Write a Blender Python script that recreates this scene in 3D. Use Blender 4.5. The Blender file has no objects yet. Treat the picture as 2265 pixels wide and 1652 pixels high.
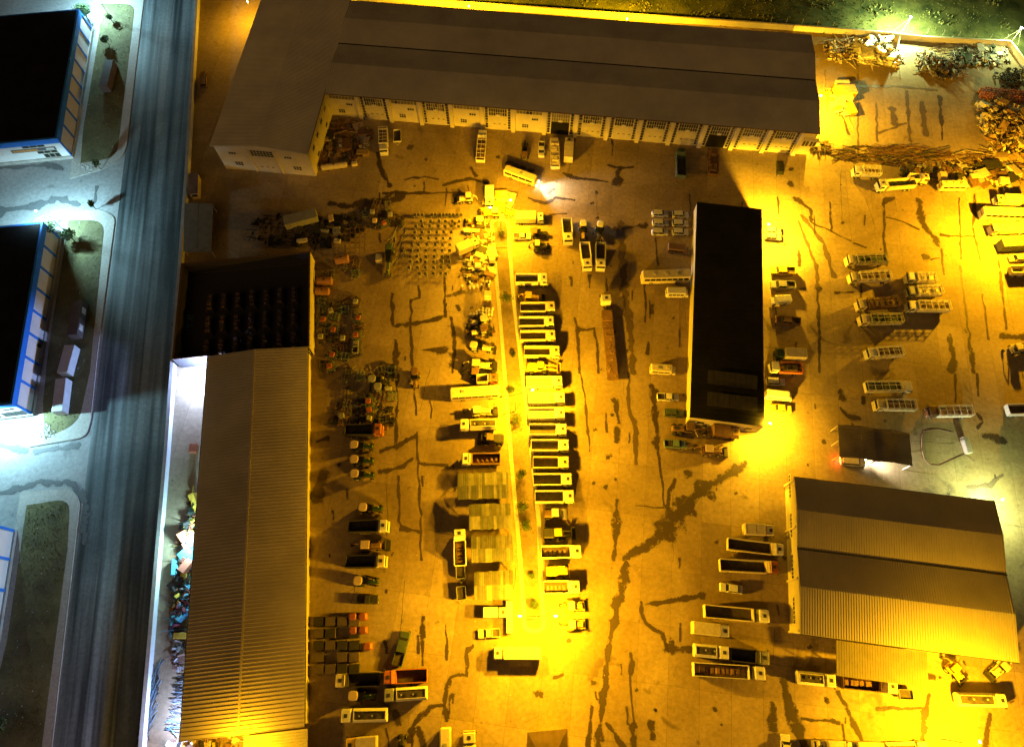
import bpy, math, random
from mathutils import Vector
random.seed(11)
SC = bpy.context.scene
COL = SC.collection
R = math.radians

# ---------------------------------------------------------------- camera, sky, sun, exposure
DENOISE = True
F, CX, CY, CAMH = 1510.0, 1132.5, 826.0, 148.0
TILT = math.atan(644 / F)
cam_data = bpy.data.cameras.new('camera')
cam = bpy.data.objects.new('camera', cam_data)
COL.objects.link(cam)
cam.location = (0, 0, CAMH)
cam.rotation_euler = (TILT, 0, 0)
cam_data.sensor_width = 36.0
cam_data.lens = 36.0 * F / 2265.0
cam_data.clip_start = 1.0
cam_data.clip_end = 6000.0
SC.camera = cam

SUN_EL, SUN_ROT = R(38), R(200)
SC.world = bpy.data.worlds.new('World')
SC.world.use_nodes = True
wn = SC.world.node_tree
wn.nodes.clear()
sky = wn.nodes.new('ShaderNodeTexSky')
sky.sky_type = 'NISHITA'
sky.sun_disc = False
sky.sun_elevation = SUN_EL
sky.sun_rotation = SUN_ROT
bg = wn.nodes.new('ShaderNodeBackground')
bg.inputs[1].default_value = 0.0005
wo = wn.nodes.new('ShaderNodeOutputWorld')
wn.links.new(sky.outputs[0], bg.inputs[0])
wn.links.new(bg.outputs[0], wo.inputs[0])

sun_d = bpy.data.lights.new('town_glow_fill', 'SUN')  # added warm fill light standing in for the glow of the town
sun_d.energy = 0.2
sun_d.angle = R(60)
sun_d.color = (1.0, 0.55, 0.17)
sun = bpy.data.objects.new('town_glow_fill', sun_d)
COL.objects.link(sun)
sun.rotation_euler = (R(90) - SUN_EL, 0, R(180) - SUN_ROT)
sun.location = (0, -60, 200)

SC.view_settings.view_transform = 'Standard'
SC.view_settings.look = 'None'
SC.view_settings.exposure = 0.95
SC.view_settings.gamma = 1.0
SC.view_settings.use_curve_mapping = False
SC.cycles.use_denoising = DENOISE
SC.cycles.max_bounces = 4
SC.cycles.diffuse_bounces = 2
SC.cycles.glossy_bounces = 2
SC.cycles.transparent_max_bounces = 8
SC.cycles.sample_clamp_indirect = 1.0
SC.cycles.sample_clamp_direct = 12.0

# ---------------------------------------------------------------- survey helpers
CT, ST = math.cos(TILT), math.sin(TILT)
def G(x, y, z=0.0):
    """a survey point of the plan (photo grid 2265 x 1652) as a place on the level z"""
    u = (x - CX) / F; v = (y - CY) / F
    t = (CAMH - z) / (CT + v * ST)
    return Vector((u * t, (ST - v * CT) * t, z))
def T(rc, zx, zy):
    r, c = int(rc[0]), int(rc[1])
    k = 0.2508 if c == 3 else 0.25
    return (c * 565.7 + zx * k, r * 413.0 + zy * k)
def GT(rc, zx, zy, z=0.0):
    return G(*T(rc, zx, zy), z)

# ---------------------------------------------------------------- materials
MATS = {}
def mat(name, col, rough=0.7, metal=0.0, var=0.25, scale=0.6, bump=0.0, emit=None, es=1.0, detail=4.0, spec=0.3):
    if name in MATS: return MATS[name]
    m = bpy.data.materials.new(name); m.use_nodes = True
    nt = m.node_tree; b = nt.nodes['Principled BSDF']
    b.inputs['Roughness'].default_value = rough
    b.inputs['Metallic'].default_value = metal
    b.inputs['Specular IOR Level'].default_value = spec
    if var > 0:
        tc = nt.nodes.new('ShaderNodeTexCoord')
        geo = nt.nodes.new('ShaderNodeNewGeometry')
        nz = nt.nodes.new('ShaderNodeTexNoise')
        nz.inputs['Scale'].default_value = scale; nz.inputs['Detail'].default_value = detail
        nz.inputs['Roughness'].default_value = 0.65
        nt.links.new(geo.outputs['Position'], nz.inputs['Vector'])
        rp = nt.nodes.new('ShaderNodeValToRGB')
        rp.color_ramp.elements[0].position = 0.3; rp.color_ramp.elements[1].position = 0.7
        lo = [c * (1 - var) for c in col]; hi = [min(1, c * (1 + var * 0.6)) for c in col]
        rp.color_ramp.elements[0].color = (*lo, 1); rp.color_ramp.elements[1].color = (*hi, 1)
        nt.links.new(nz.outputs['Fac'], rp.inputs['Fac'])
        nt.links.new(rp.outputs['Color'], b.inputs['Base Color'])
        if bump > 0:
            bp = nt.nodes.new('ShaderNodeBump'); bp.inputs['Strength'].default_value = bump
            bp.inputs['Distance'].default_value = 0.1
            nt.links.new(nz.outputs['Fac'], bp.inputs['Height'])
            nt.links.new(bp.outputs['Normal'], b.inputs['Normal'])
    else:
        b.inputs['Base Color'].default_value = (*col, 1)
    if emit:
        b.inputs['Emission Color'].default_value = (*emit, 1)
        b.inputs['Emission Strength'].default_value = es
    MATS[name] = m
    return m

def ground_mat(name, c0, c1, c2, s_big, s_fine, rough=0.8, streak=None, spots=0.0, wet=0.0, slabs=None):
    """layered ground: broad tone, fine grain, optional tyre streaks along a direction, dark spots"""
    m = bpy.data.materials.new(name); m.use_nodes = True
    nt = m.node_tree; N = nt.nodes; Lk = nt.links; b = N['Principled BSDF']
    geo = N.new('ShaderNodeNewGeometry')
    def noise(scale, detail=5, rough_=0.6, vec=None, dist=0.0):
        n = N.new('ShaderNodeTexNoise'); n.inputs['Scale'].default_value = scale
        n.inputs['Detail'].default_value = detail; n.inputs['Roughness'].default_value = rough_
        n.inputs['Distortion'].default_value = dist
        Lk.new(vec if vec else geo.outputs['Position'], n.inputs['Vector']); return n
    def ramp(src, p0, p1, a, c):
        r = N.new('ShaderNodeValToRGB'); r.color_ramp.elements[0].position = p0; r.color_ramp.elements[1].position = p1
        r.color_ramp.elements[0].color = (*a, 1) if len(a) == 3 else a
        r.color_ramp.elements[1].color = (*c, 1) if len(c) == 3 else c
        Lk.new(src, r.inputs['Fac']); return r
    def mix(fac, a, bb, mode='MIX'):
        x = N.new('ShaderNodeMix'); x.data_type = 'RGBA'; x.blend_type = mode
        if isinstance(fac, float): x.inputs[0].default_value = fac
        else: Lk.new(fac, x.inputs[0])
        Lk.new(a, x.inputs[6]); Lk.new(bb, x.inputs[7]); return x.outputs[2]
    big = noise(s_big, 6, 0.62, dist=0.4)
    col = ramp(big.outputs['Fac'], 0.35, 0.68, c0, c1).outputs['Color']
    fine = noise(s_fine, 3, 0.7)
    col = mix(1.0, col, ramp(fine.outputs['Fac'], 0.25, 0.75, (0.72,) * 3, (1.2,) * 3).outputs['Color'], 'MULTIPLY')
    if streak is not None:
        m0 = N.new('ShaderNodeMapping'); m0.inputs['Rotation'].default_value = (0, 0, -streak)
        Lk.new(geo.outputs['Position'], m0.inputs['Vector'])
        mp = N.new('ShaderNodeMapping'); mp.inputs['Scale'].default_value = (0.012, 0.42, 1)
        Lk.new(m0.outputs['Vector'], mp.inputs['Vector'])
        stn = noise(1.0, 4, 0.55, mp.outputs['Vector'], 0.3)
        col = mix(1.0, col, ramp(stn.outputs['Fac'], 0.38, 0.60, (0.30,) * 3, (1.3,) * 3).outputs['Color'], 'MULTIPLY')
    if slabs is not None:
        m1 = N.new('ShaderNodeMapping'); m1.inputs['Rotation'].default_value = (0, 0, -slabs)
        Lk.new(geo.outputs['Position'], m1.inputs['Vector'])
        br = N.new('ShaderNodeTexBrick'); br.offset = 0.0; br.inputs['Scale'].default_value = 1.0
        br.inputs['Brick Width'].default_value = 6.2; br.inputs['Row Height'].default_value = 11.0
        br.inputs['Mortar Size'].default_value = 0.05; br.inputs['Mortar Smooth'].default_value = 0.6
        br.inputs['Color1'].default_value = (0.84, 0.84, 0.84, 1); br.inputs['Color2'].default_value = (1.08, 1.08, 1.08, 1); br.inputs['Mortar'].default_value = (0.62, 0.60, 0.58, 1)
        Lk.new(m1.outputs['Vector'], br.inputs['Vector'])
        col = mix(1.0, col, br.outputs['Color'], 'MULTIPLY')
        dn = noise(0.022, 5, 0.6, dist=0.8)
        col = mix(1.0, col, ramp(dn.outputs['Fac'], 0.38, 0.62, (0.62, 0.58, 0.54), (1.05, 1.05, 1.05)).outputs['Color'], 'MULTIPLY')
    if spots > 0:
        sp = noise(0.55, 3, 0.5)
        f = ramp(sp.outputs['Fac'], 0.68, 0.74, (0, 0, 0), (1, 1, 1)).outputs['Color']
        sp2 = noise(0.09, 4, 0.6, dist=1.0)
        f2 = ramp(sp2.outputs['Fac'], 0.64, 0.70, (0, 0, 0), (1, 1, 1)).outputs['Color']
        add = mix(1.0, f, f2, 'SCREEN')
        k = N.new('ShaderNodeMath'); k.operation = 'MULTIPLY'; k.inputs[1].default_value = spots
        Lk.new(add, k.inputs[0])
        c2n = N.new('ShaderNodeRGB'); c2n.outputs[0].default_value = (*c2, 1)
        col = mix(k.outputs[0], col, c2n.outputs[0])
    Lk.new(col, b.inputs['Base Color'])
    b.inputs['Roughness'].default_value = rough
    b.inputs['Specular IOR Level'].default_value = 0.3 + wet
    bp = N.new('ShaderNodeBump'); bp.inputs['Strength'].default_value = 0.25; bp.inputs['Distance'].default_value = 0.05
    Lk.new(fine.outputs['Fac'], bp.inputs['Height']); Lk.new(bp.outputs['Normal'], b.inputs['Normal'])
    MATS[name] = m
    return m

def stain_mat(name, col, rough):
    m = bpy.data.materials.new(name); m.use_nodes = True
    nt = m.node_tree; N = nt.nodes; Lk = nt.links; b = N['Principled BSDF']
    b.inputs['Base Color'].default_value = (*col, 1); b.inputs['Roughness'].default_value = rough
    b.inputs['Specular IOR Level'].default_value = 0.35
    at = N.new('ShaderNodeAttribute'); at.attribute_name = 'core'
    geo = N.new('ShaderNodeNewGeometry')
    nz = N.new('ShaderNodeTexNoise'); nz.inputs['Scale'].default_value = 0.55; nz.inputs['Detail'].default_value = 8
    nz.inputs['Roughness'].default_value = 0.68
    Lk.new(geo.outputs['Position'], nz.inputs['Vector'])
    n2 = N.new('ShaderNodeTexNoise'); n2.inputs['Scale'].default_value = 2.6; n2.inputs['Detail'].default_value = 4
    Lk.new(geo.outputs['Position'], n2.inputs['Vector'])
    a0 = N.new('ShaderNodeMath'); a0.operation = 'MULTIPLY_ADD'; a0.inputs[1].default_value = 0.55
    Lk.new(n2.outputs['Fac'], a0.inputs[0]); Lk.new(at.outputs['Fac'], a0.inputs[2])
    a = N.new('ShaderNodeMath'); a.operation = 'MULTIPLY_ADD'; a.inputs[1].default_value = 2.4
    Lk.new(nz.outputs['Fac'], a.inputs[0]); Lk.new(a0.outputs[0], a.inputs[2])
    r = N.new('ShaderNodeMapRange'); r.interpolation_type = 'SMOOTHSTEP'
    r.inputs['From Min'].default_value = 1.85; r.inputs['From Max'].default_value = 2.3
    r.inputs['To Max'].default_value = 0.92
    Lk.new(a.outputs[0], r.inputs['Value'])
    Lk.new(r.outputs[0], b.inputs['Alpha'])
    MATS[name] = m
    return m

W = mat('white_paint', (0.72, 0.70, 0.66), 0.45, var=0.15, scale=1.3)
CREAM = mat('cream_paint', (0.66, 0.58, 0.40), 0.5, var=0.18, scale=1.3)
YEL = mat('yellow_paint', (0.70, 0.46, 0.06), 0.5, var=0.2, scale=1.2)
ORG = mat('orange_red_paint', (0.42, 0.13, 0.06), 0.5, var=0.2, scale=1.2)
RED = mat('red_paint', (0.30, 0.095, 0.06), 0.5, var=0.2)
GRN = mat('green_paint', (0.075, 0.105, 0.085), 0.5, var=0.25)
DGN = mat('dark_green_paint', (0.025, 0.055, 0.035), 0.45, var=0.25)
TAN = mat('tan_roof_paint', (0.55, 0.42, 0.32), 0.55, var=0.12)
GREY = mat('grey_paint', (0.30, 0.30, 0.30), 0.55, var=0.2)
DARK = mat('dark_steel', (0.045, 0.042, 0.04), 0.6, var=0.3, scale=2)
BRN = mat('brown_paint', (0.19, 0.11, 0.07), 0.6, var=0.3)
BLU = mat('blue_grey_paint', (0.14, 0.22, 0.26), 0.5, var=0.2)
STEEL = mat('galvanised_steel', (0.48, 0.46, 0.43), 0.45, 0.3, var=0.2, scale=2)
TYRE = mat('tyre_rubber', (0.02, 0.02, 0.02), 0.9, var=0.2)
RIM = mat('wheel_rim', (0.4, 0.38, 0.35), 0.5, 0.3, var=0.0)
GLASS = mat('vehicle_glass', (0.012, 0.014, 0.016), 0.08, var=0.0, spec=0.5)
BED = mat('bed_steel', (0.075, 0.06, 0.05), 0.75, var=0.5, scale=1.2)
SOIL = mat('soil_load', (0.15, 0.105, 0.07), 0.95, var=0.4, scale=2.0, bump=0.6)
TARP_G = mat('green_tarp', (0.06, 0.085, 0.07), 0.7, var=0.35, scale=2)
TARP_B = mat('brown_tarp', (0.22, 0.15, 0.095), 0.8, var=0.35, scale=2)
HEADL = mat('headlight_lens', (0.8, 0.8, 0.75), 0.15, var=0.0)
CONC = mat('concrete', (0.42, 0.40, 0.36), 0.85, var=0.25, scale=0.5, bump=0.1)
CREAMW = mat('cream_wall', (0.66, 0.60, 0.44), 0.8, var=0.14, scale=0.35)
WHITEW = mat('white_wall', (0.74, 0.74, 0.74), 0.8, var=0.1, scale=0.3)
BLUEW = mat('blue_cladding', (0.035, 0.22, 0.80), 0.5, var=0.12, scale=0.5)
PANE = mat('window_pane', (0.035, 0.035, 0.03), 0.12, var=0.35, scale=0.9, spec=0.5)
PANE_D = mat('glazing_dusty', (0.20, 0.18, 0.12), 0.35, var=0.4, scale=1.1)
FRAME = mat('white_frame', (0.70, 0.66, 0.56), 0.6, var=0.1)
ROOFB = mat('roof_sheet_weathered', (0.72, 0.66, 0.50), 0.6, 0.0, var=0.22, scale=0.09, detail=6)
ROOFS = mat('roof_sheet_ribbed', (0.62, 0.54, 0.38), 0.55, 0.0, var=0.18, scale=0.12, detail=6)
ROOFK = mat('roof_black', (0.022, 0.021, 0.020), 0.9, var=0.4, scale=0.15, spec=0.1)
ROOFD = mat('roof_dark_blue', (0.016, 0.016, 0.02), 0.9, var=0.4, scale=0.2, spec=0.1)
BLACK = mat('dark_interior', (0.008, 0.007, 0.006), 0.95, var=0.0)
RUST = mat('rusty_steel', (0.15, 0.085, 0.055), 0.8, var=0.4, scale=1.5)
WOODM = mat('scrap_timber', (0.30, 0.20, 0.10), 0.85, var=0.35)
BARK = mat('bark', (0.10, 0.07, 0.045), 0.9, var=0.3)
LEAF = mat('leaf_dark', (0.045, 0.075, 0.025), 0.7, var=0.5, scale=1.6)
LEAF2 = mat('leaf_bright', (0.075, 0.12, 0.035), 0.7, var=0.5, scale=1.6)
GRASSM = mat('grass_blade', (0.13, 0.14, 0.055), 0.8, var=0.6, scale=0.5)
LITTER = mat('litter_white', (0.7, 0.7, 0.66), 0.7, var=0.2)
YARD = ground_mat('yard_concrete', (0.33, 0.25, 0.145), (0.43, 0.335, 0.205), (0.07, 0.05, 0.04), 0.05, 1.1, 0.75, spots=0.6, slabs=R(-7))
ROADM = ground_mat('road_asphalt', (0.10, 0.125, 0.135), (0.25, 0.29, 0.30), (0.05, 0.05, 0.05), 0.03, 1.3, 0.6, streak=R(97.2), wet=0.1)
STREETM = ground_mat('street_concrete', (0.30, 0.30, 0.30), (0.40, 0.40, 0.40), (0.10, 0.11, 0.11), 0.06, 1.1, 0.75, spots=0.5)
PAVEM = ground_mat('pavement_concrete', (0.44, 0.41, 0.37), (0.52, 0.49, 0.45), (0.2, 0.18, 0.16), 0.15, 2.0, 0.85)
TURF = ground_mat('turf', (0.12, 0.11, 0.055), (0.23, 0.215, 0.095), (0.05, 0.04, 0.02), 0.12, 2.4, 0.95)
FIELDM = ground_mat('field_grass', (0.022, 0.036, 0.012), (0.12, 0.13, 0.045), (0.03, 0.025, 0.012), 0.16, 0.9, 0.95, spots=0.5)
BEDM = ground_mat('strip_soil', (0.15, 0.11, 0.06), (0.26, 0.20, 0.12), (0.05, 0.04, 0.02), 0.16, 1.6, 0.95, spots=0.6)
EARTH = ground_mat('earth', (0.05, 0.045, 0.035), (0.09, 0.08, 0.06), (0.03, 0.03, 0.02), 0.05, 1.2, 0.95)
STAIN_SHADE = stain_mat('oil_stain_and_shade', (0.06, 0.042, 0.031), 0.6)  # oil marks, and also a few shaded spots painted dark
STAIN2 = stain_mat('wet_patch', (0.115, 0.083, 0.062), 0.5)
STAINR = stain_mat('wet_street', (0.15, 0.16, 0.165), 0.4)

# ---------------------------------------------------------------- mesh builder
class M:
    def __init__(s): s.v = []; s.f = []; s.mi = []; s.cur = 0
    def quad(s, *p):
        i = len(s.v); s.v += [tuple(q) for q in p]; s.f.append(tuple(range(i, i + len(p)))); s.mi.append(s.cur); return s
    def hexa(s, lo, hi):
        i = len(s.v); s.v += [tuple(q) for q in lo] + [tuple(q) for q in hi]
        n = len(lo)
        s.f.append(tuple(reversed(range(i, i + n)))); s.f.append(tuple(range(i + n, i + 2 * n)))
        for k in range(n):
            s.f.append((i + k, i + (k + 1) % n, i + n + (k + 1) % n, i + n + k))
        s.mi += [s.cur] * (n + 2)
        return s
    def box(s, x0, x1, y0, y1, z0, z1):
        return s.hexa([(x0, y0, z0), (x1, y0, z0), (x1, y1, z0), (x0, y1, z0)],
                      [(x0, y0, z1), (x1, y0, z1), (x1, y1, z1), (x0, y1, z1)])
    def tap(s, x0, x1, y0, y1, z0, z1, a0, a1, b0, b1):
        return s.hexa([(x0, y0, z0), (x1, y0, z0), (x1, y1, z0), (x0, y1, z0)],
                      [(a0, b0, z1), (a1, b0, z1), (a1, b1, z1), (a0, b1, z1)])
    def soft(s, x0, x1, y0, y1, z0, z1, e=0.1):
        """box with its top and upright edges eased"""
        def ring(i, z, c):
            return [(x0 + i + c, y0 + i, z), (x1 - i - c, y0 + i, z), (x1 - i, y0 + i + c, z), (x1 - i, y1 - i - c, z),
                    (x1 - i - c, y1 - i, z), (x0 + i + c, y1 - i, z), (x0 + i, y1 - i - c, z), (x0 + i, y0 + i + c, z)]
        s.hexa(ring(0, z0, e), ring(0, z1 - e, e)); s.hexa(ring(0, z1 - e, e), ring(e, z1, e * 0.7)); return s
    def prism(s, poly, z0, z1):
        return s.hexa([(x, y, z0) for x, y in poly], [(x, y, z1) for x, y in poly])
    def tube(s, p, q, r, n=6, r2=None):
        p = Vector(p); q = Vector(q); d = (q - p)
        if d.length < 1e-6: return s
        d.normalize(); a = d.orthogonal().normalized(); b = d.cross(a); r2 = r if r2 is None else r2
        lo = [p + (a * math.cos(t) + b * math.sin(t)) * r for t in [2 * math.pi * k / n for k in range(n)]]
        hi = [q + (a * math.cos(t) + b * math.sin(t)) * r2 for t in [2 * math.pi * k / n for k in range(n)]]
        return s.hexa(lo, hi)
    def rbox(s, c, d, ang, pitch=0.0, roll=0.0):
        """box of size d centred at c, turned"""
        from mathutils import Euler
        e = Euler((roll, pitch, ang)).to_matrix(); c = Vector(c)
        P = [c + e @ Vector((sx * d[0] / 2, sy * d[1] / 2, sz * d[2] / 2)) for sz in (-1, 1) for sx, sy in ((-1, -1), (1, -1), (1, 1), (-1, 1))]
        return s.hexa(P[:4], P[4:])
    def mesh(s, name, mats):
        me = bpy.data.meshes.new(name); me.from_pydata(s.v, [], s.f)
        for m in (mats if isinstance(mats, (list, tuple)) else [mats]): me.materials.append(m)
        if isinstance(mats, (list, tuple)) and len(mats) > 1: me.polygons.foreach_set('material_index', s.mi)
        me.update(); return me
    def obj(s, name, mats, parent=None):
        return place(name, s.mesh(name, mats), parent)

def place(name, me, parent=None, loc=None, rz=None, scale=None):
    o = bpy.data.objects.new(name, me); COL.objects.link(o)
    if parent: o.parent = parent
    if loc is not None: o.location = loc
    if rz is not None: o.rotation_euler = (0, 0, rz)
    if scale is not None: o.scale = scale
    return o
def tag(o, label=None, cat=None, group=None, kind=None):
    if label: o['label'] = label
    if cat: o['category'] = cat
    if group: o['group'] = group
    if kind: o['kind'] = kind
    return o
def thing(name, label, cat, loc=(0, 0, 0), rz=0.0, group=None):
    o = bpy.data.objects.new(name, None); COL.objects.link(o)
    o.empty_display_size = 0.2
    o.location = loc; o.rotation_euler = (0, 0, rz)
    return tag(o, label, cat, group)
def copy_tree(o, parent=None):
    c = o.copy(); COL.objects.link(c); c.parent = parent
    for ch in o.children: copy_tree(ch, c)
    return c
PROTO = {}
def spawn(key, builder, loc, rz, label, cat, group=None):
    if key not in PROTO:
        r = builder(); PROTO[key] = r
    else:
        r = copy_tree(PROTO[key])
    r.location = loc; r.rotation_euler = (0, 0, rz)
    if 'group' in r and not group: del r['group']
    return tag(r, label, cat, group)
def root(name): return thing(name, None, None)
def light(name, loc, col, power, parent=None, size=0.5, wing=1.3, spill=0.004):
    d = bpy.data.lights.new(name, 'POINT'); d.color = col; d.energy = power; d.shadow_soft_size = size
    if wing:
        d.use_nodes = True; nt = d.node_tree; em = nt.nodes['Emission']
        tc = nt.nodes.new('ShaderNodeTexCoord'); sx = nt.nodes.new('ShaderNodeSeparateXYZ')
        nt.links.new(tc.outputs['Normal'], sx.inputs[0])
        ab = nt.nodes.new('ShaderNodeMath'); ab.operation = 'ABSOLUTE'; nt.links.new(sx.outputs['Z'], ab.inputs[0])
        ad = nt.nodes.new('ShaderNodeMath'); ad.operation = 'ADD'; ad.inputs[1].default_value = 0.10; nt.links.new(ab.outputs[0], ad.inputs[0])
        pw = nt.nodes.new('ShaderNodeMath'); pw.operation = 'POWER'; pw.inputs[1].default_value = -wing; nt.links.new(ad.outputs[0], pw.inputs[0])
        cut = nt.nodes.new('ShaderNodeMapRange'); cut.interpolation_type = 'SMOOTHSTEP'       # full cut-off luminaire: little light sideways, none upwards
        cut.inputs['From Min'].default_value = 0.0; cut.inputs['From Max'].default_value = 0.34
        cut.inputs['To Min'].default_value = spill; cut.inputs['To Max'].default_value = 1.0
        ng = nt.nodes.new('ShaderNodeMath'); ng.operation = 'MULTIPLY'; ng.inputs[1].default_value = -1.0
        nt.links.new(sx.outputs['Z'], ng.inputs[0]); nt.links.new(ng.outputs[0], cut.inputs['Value'])
        ml = nt.nodes.new('ShaderNodeMath'); ml.operation = 'MULTIPLY'
        nt.links.new(pw.outputs[0], ml.inputs[0]); nt.links.new(cut.outputs[0], ml.inputs[1])
        nt.links.new(ml.outputs[0], em.inputs['Strength'])
    o = bpy.data.objects.new(name, d); COL.objects.link(o); o.location = loc
    if parent: o.parent = parent
    return o
def sheet(name, pts, z, m, parent=None, kind=None):
    mm = M(); mm.quad(*[(p[0], p[1], z) for p in pts]); o = mm.obj(name, m, parent)
    if kind: o['kind'] = kind
    return o
def ccw(pts):
    a = sum(pts[i][0] * pts[(i + 1) % len(pts)][1] - pts[(i + 1) % len(pts)][0] * pts[i][1] for i in range(len(pts)))
    return pts if a > 0 else list(reversed(pts))
def inset_round(pts, r=3.0, n=5, only=None):
    """round the corners of a plan polygon"""
    out = []
    k = len(pts)
    for i in range(k):
        p = Vector(pts[i][:2]); a = Vector(pts[i - 1][:2]); b = Vector(pts[(i + 1) % k][:2])
        if only is not None and i not in only: out.append(p); continue
        da = (a - p); db = (b - p); rr = min(r, da.length * .45, db.length * .45)
        s0 = p + da.normalized() * rr; s1 = p + db.normalized() * rr
        for j in range(n + 1):
            t = j / n; out.append((1 - t) ** 2 * s0 + 2 * t * (1 - t) * p + t * t * s1)
    return out

# ================================================================ THE SETTING
def D2(*pts): return [G(*p) for p in pts]
tag(sheet('ground', [(-1500, -1500), (1500, -1500), (1500, 1500), (-1500, 1500)], -0.06, EARTH), kind='structure')
WA, WB = G(437, 0), G(318, 1600)                      # boundary wall along the road
wdir = (WB - WA).normalized()
W0 = WA - wdir * 60; W1 = WB + wdir * 60
NW = D2((560, -16), (1131, 25), (1381, 43), (1697, 64), (1948, 83), (2036, 93), (2226, 103))   # north wall
NE_END = G(2226, 103)
EAST = [NE_END, G(2262, 150), G(2400, 230)]
yard_pts = [W1, Vector((230, -60, 0)), Vector((230, 150, 0)), EAST[2], EAST[1]] + list(reversed(NW)) + [W0 + Vector((0.2, 0, 0))]
yard = sheet('yard', yard_pts, 0.0, YARD, kind='structure')
tag(sheet('field', [(-130, 192), (400, 120), (400, 480), (-130, 480)], -0.03, FIELDM), kind='structure')
tag(sheet('street', [W0, W1, (-260, -70), (-290, 245)], -0.004, STREETM), kind='structure')
KA, KB = G(318, 0), G(118, 1652)
kd = (KB - KA).normalized()
road = sheet('road', [W0 + Vector((.3, 0, 0)), W1 + Vector((.3, 0, 0)), KB + kd * 60, KA - kd * 60], 0.004, ROADM, kind='structure')

def island(outer, grass, label_n):
    o = ccw([p[:2] for p in outer]); g = ccw([p[:2] for p in grass])
    base = M(); base.prism(o, -0.05, 0.15); pv = base.obj('pavement', PAVEM); pv['kind'] = 'structure'
    gm = M(); gm.prism(g, 0.10, 0.19); gs = gm.obj('verge', TURF); gs['kind'] = 'structure'
    kb = M()
    n = len(o)
    for i in range(n):
        a = Vector(o[i]); b = Vector(o[(i + 1) % n]); d = (b - a)
        if d.length < 0.05: continue
        nrm = Vector((d.y, -d.x)).normalized() * 0.17
        kb.hexa([(a.x, a.y, -.05), (a.x + nrm.x, a.y + nrm.y, -.05), (b.x + nrm.x, b.y + nrm.y, -.05), (b.x, b.y, -.05)],
                [(a.x, a.y, .158), (a.x + nrm.x, a.y + nrm.y, .158), (b.x + nrm.x, b.y + nrm.y, .158), (b.x, b.y, .158)])
    kb.obj('kerb', CONC, pv)
    return o, g
isl = []
o1 = inset_round([GT('00', *p) for p in [(830, -60), (1275, -60), (1262, 60), (1100, 1440), (625, 1580), (640, 1395), (880, 200)]], 7, 6, only=(3,))
g1 = inset_round([GT('00', *p) for p in [(890, 40), (1200, 40), (1035, 1400), (715, 1450), (740, 1150), (880, 300)]], 4, 5, only=(1, 2))
isl.append(island(o1, g1, 1))
o2 = inset_round([GT('10', *p) for p in [(470, 260), (575, 240), (870, 208), (1018, 262), (860, 1470)]] + [GT('20', *p) for p in [(800, 400), (760, 560), (262, 645), (300, 380), (140, -100)]], 7, 6, only=(3, 6))
g2 = inset_round([GT('10', *p) for p in [(610, 300), (930, 300), (800, 1640)]] + [GT('20', *p) for p in [(700, 440), (400, 575), (385, 250), (430, -200)]], 4, 5, only=(1, 3))
isl.append(island(o2, g2, 2))
o3 = inset_round([GT('20', *p) for p in [(185, 1060), (610, 1018), (706, 1110)]] + [GT('30', *p) for p in [(450, 1690), (-300, 1800), (0, 740)]], 7, 6, only=(1, 2))
g3 = inset_round([GT('20', *p) for p in [(240, 1165), (622, 1105), (600, 1550)]] + [GT('30', *p) for p in [(370, 1690), (-200, 1800), (70, 700)]], 3, 4, only=(1,))
isl.append(island(o3, g3, 3))

# planted strip between the parked rows
STRIP_P = [(1082, 484), (1091, 583), (1104, 726), (1113, 841), (1125, 1000), (1146, 1238), (1152, 1330), (1156, 1400), (1209, 1400), (1204, 1340), (1196, 1151), (1173, 931), (1157, 803), (1140, 663), (1132, 563), (1128, 484)]
so = inset_round([G(*p) for p in STRIP_P], 4.5, 6, only=(0, 7, 8, 15))
so = ccw([p[:2] for p in so])
sb = M(); sb.prism(so, -0.03, 0.13); strip = sb.obj('planting_strip', PAVEM); strip['kind'] = 'structure'
cen = sum((Vector(p) for p in so), Vector((0, 0))) / len(so)
def shrink(pl, d):
    out = []
    n = len(pl)
    for i in range(n):
        a = Vector(pl[i - 1]); p = Vector(pl[i]); b = Vector(pl[(i + 1) % n])
        e = (b - a).normalized(); out.append(p + Vector((-e.y, e.x)) * d)
    return out
ib = M(); ib.prism(shrink(so, 0.9), 0.08, 0.17); ib.obj('soil_bed', BEDM, strip)

# walls ----------------------------------------------------------
def wall_run(name, label, pts, h, t, m, cap=None, step=None):
    r = thing(name, label, 'wall', (pts[0].x, pts[0].y, 0))
    body = M(); cp = M()
    for a, b in zip(pts, pts[1:]):
        L = (b - a).length; k = max(1, round(L / step)) if step else 1
        for i in range(k):
            p = a.lerp(b, i / k) - pts[0]; q = a.lerp(b, (i + 1) / k) - pts[0]
            d = (q - p).normalized(); n = Vector((-d.y, d.x, 0)) * t / 2
            if step and i < k: q2 = q - d * 0.04
            else: q2 = q
            pm = M(); pm.hexa([p - n, q2 - n, q2 + n, p + n], [v + Vector((0, 0, h)) for v in (p - n, q2 - n, q2 + n, p + n)])
            if step: pm.obj('wall_panel', m, r)
            else: body.v, body.f, body.mi = (body.v + pm.v, body.f + [tuple(x + len(body.v) for x in f) for f in pm.f], body.mi + pm.mi)
            if cap:
                n2 = n * 1.5
                cp.hexa([p - n2 + Vector((0, 0, h + .002)), q - n2 + Vector((0, 0, h + .002)), q + n2 + Vector((0, 0, h + .002)), p + n2 + Vector((0, 0, h + .002))],
                        [v + Vector((0, 0, h + cap)) for v in (p - n2, q - n2, q + n2, p + n2)])
    if not step: body.obj('wall_body', m, r)
    if cap: cp.obj('coping', CONC, r)
    return r
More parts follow.
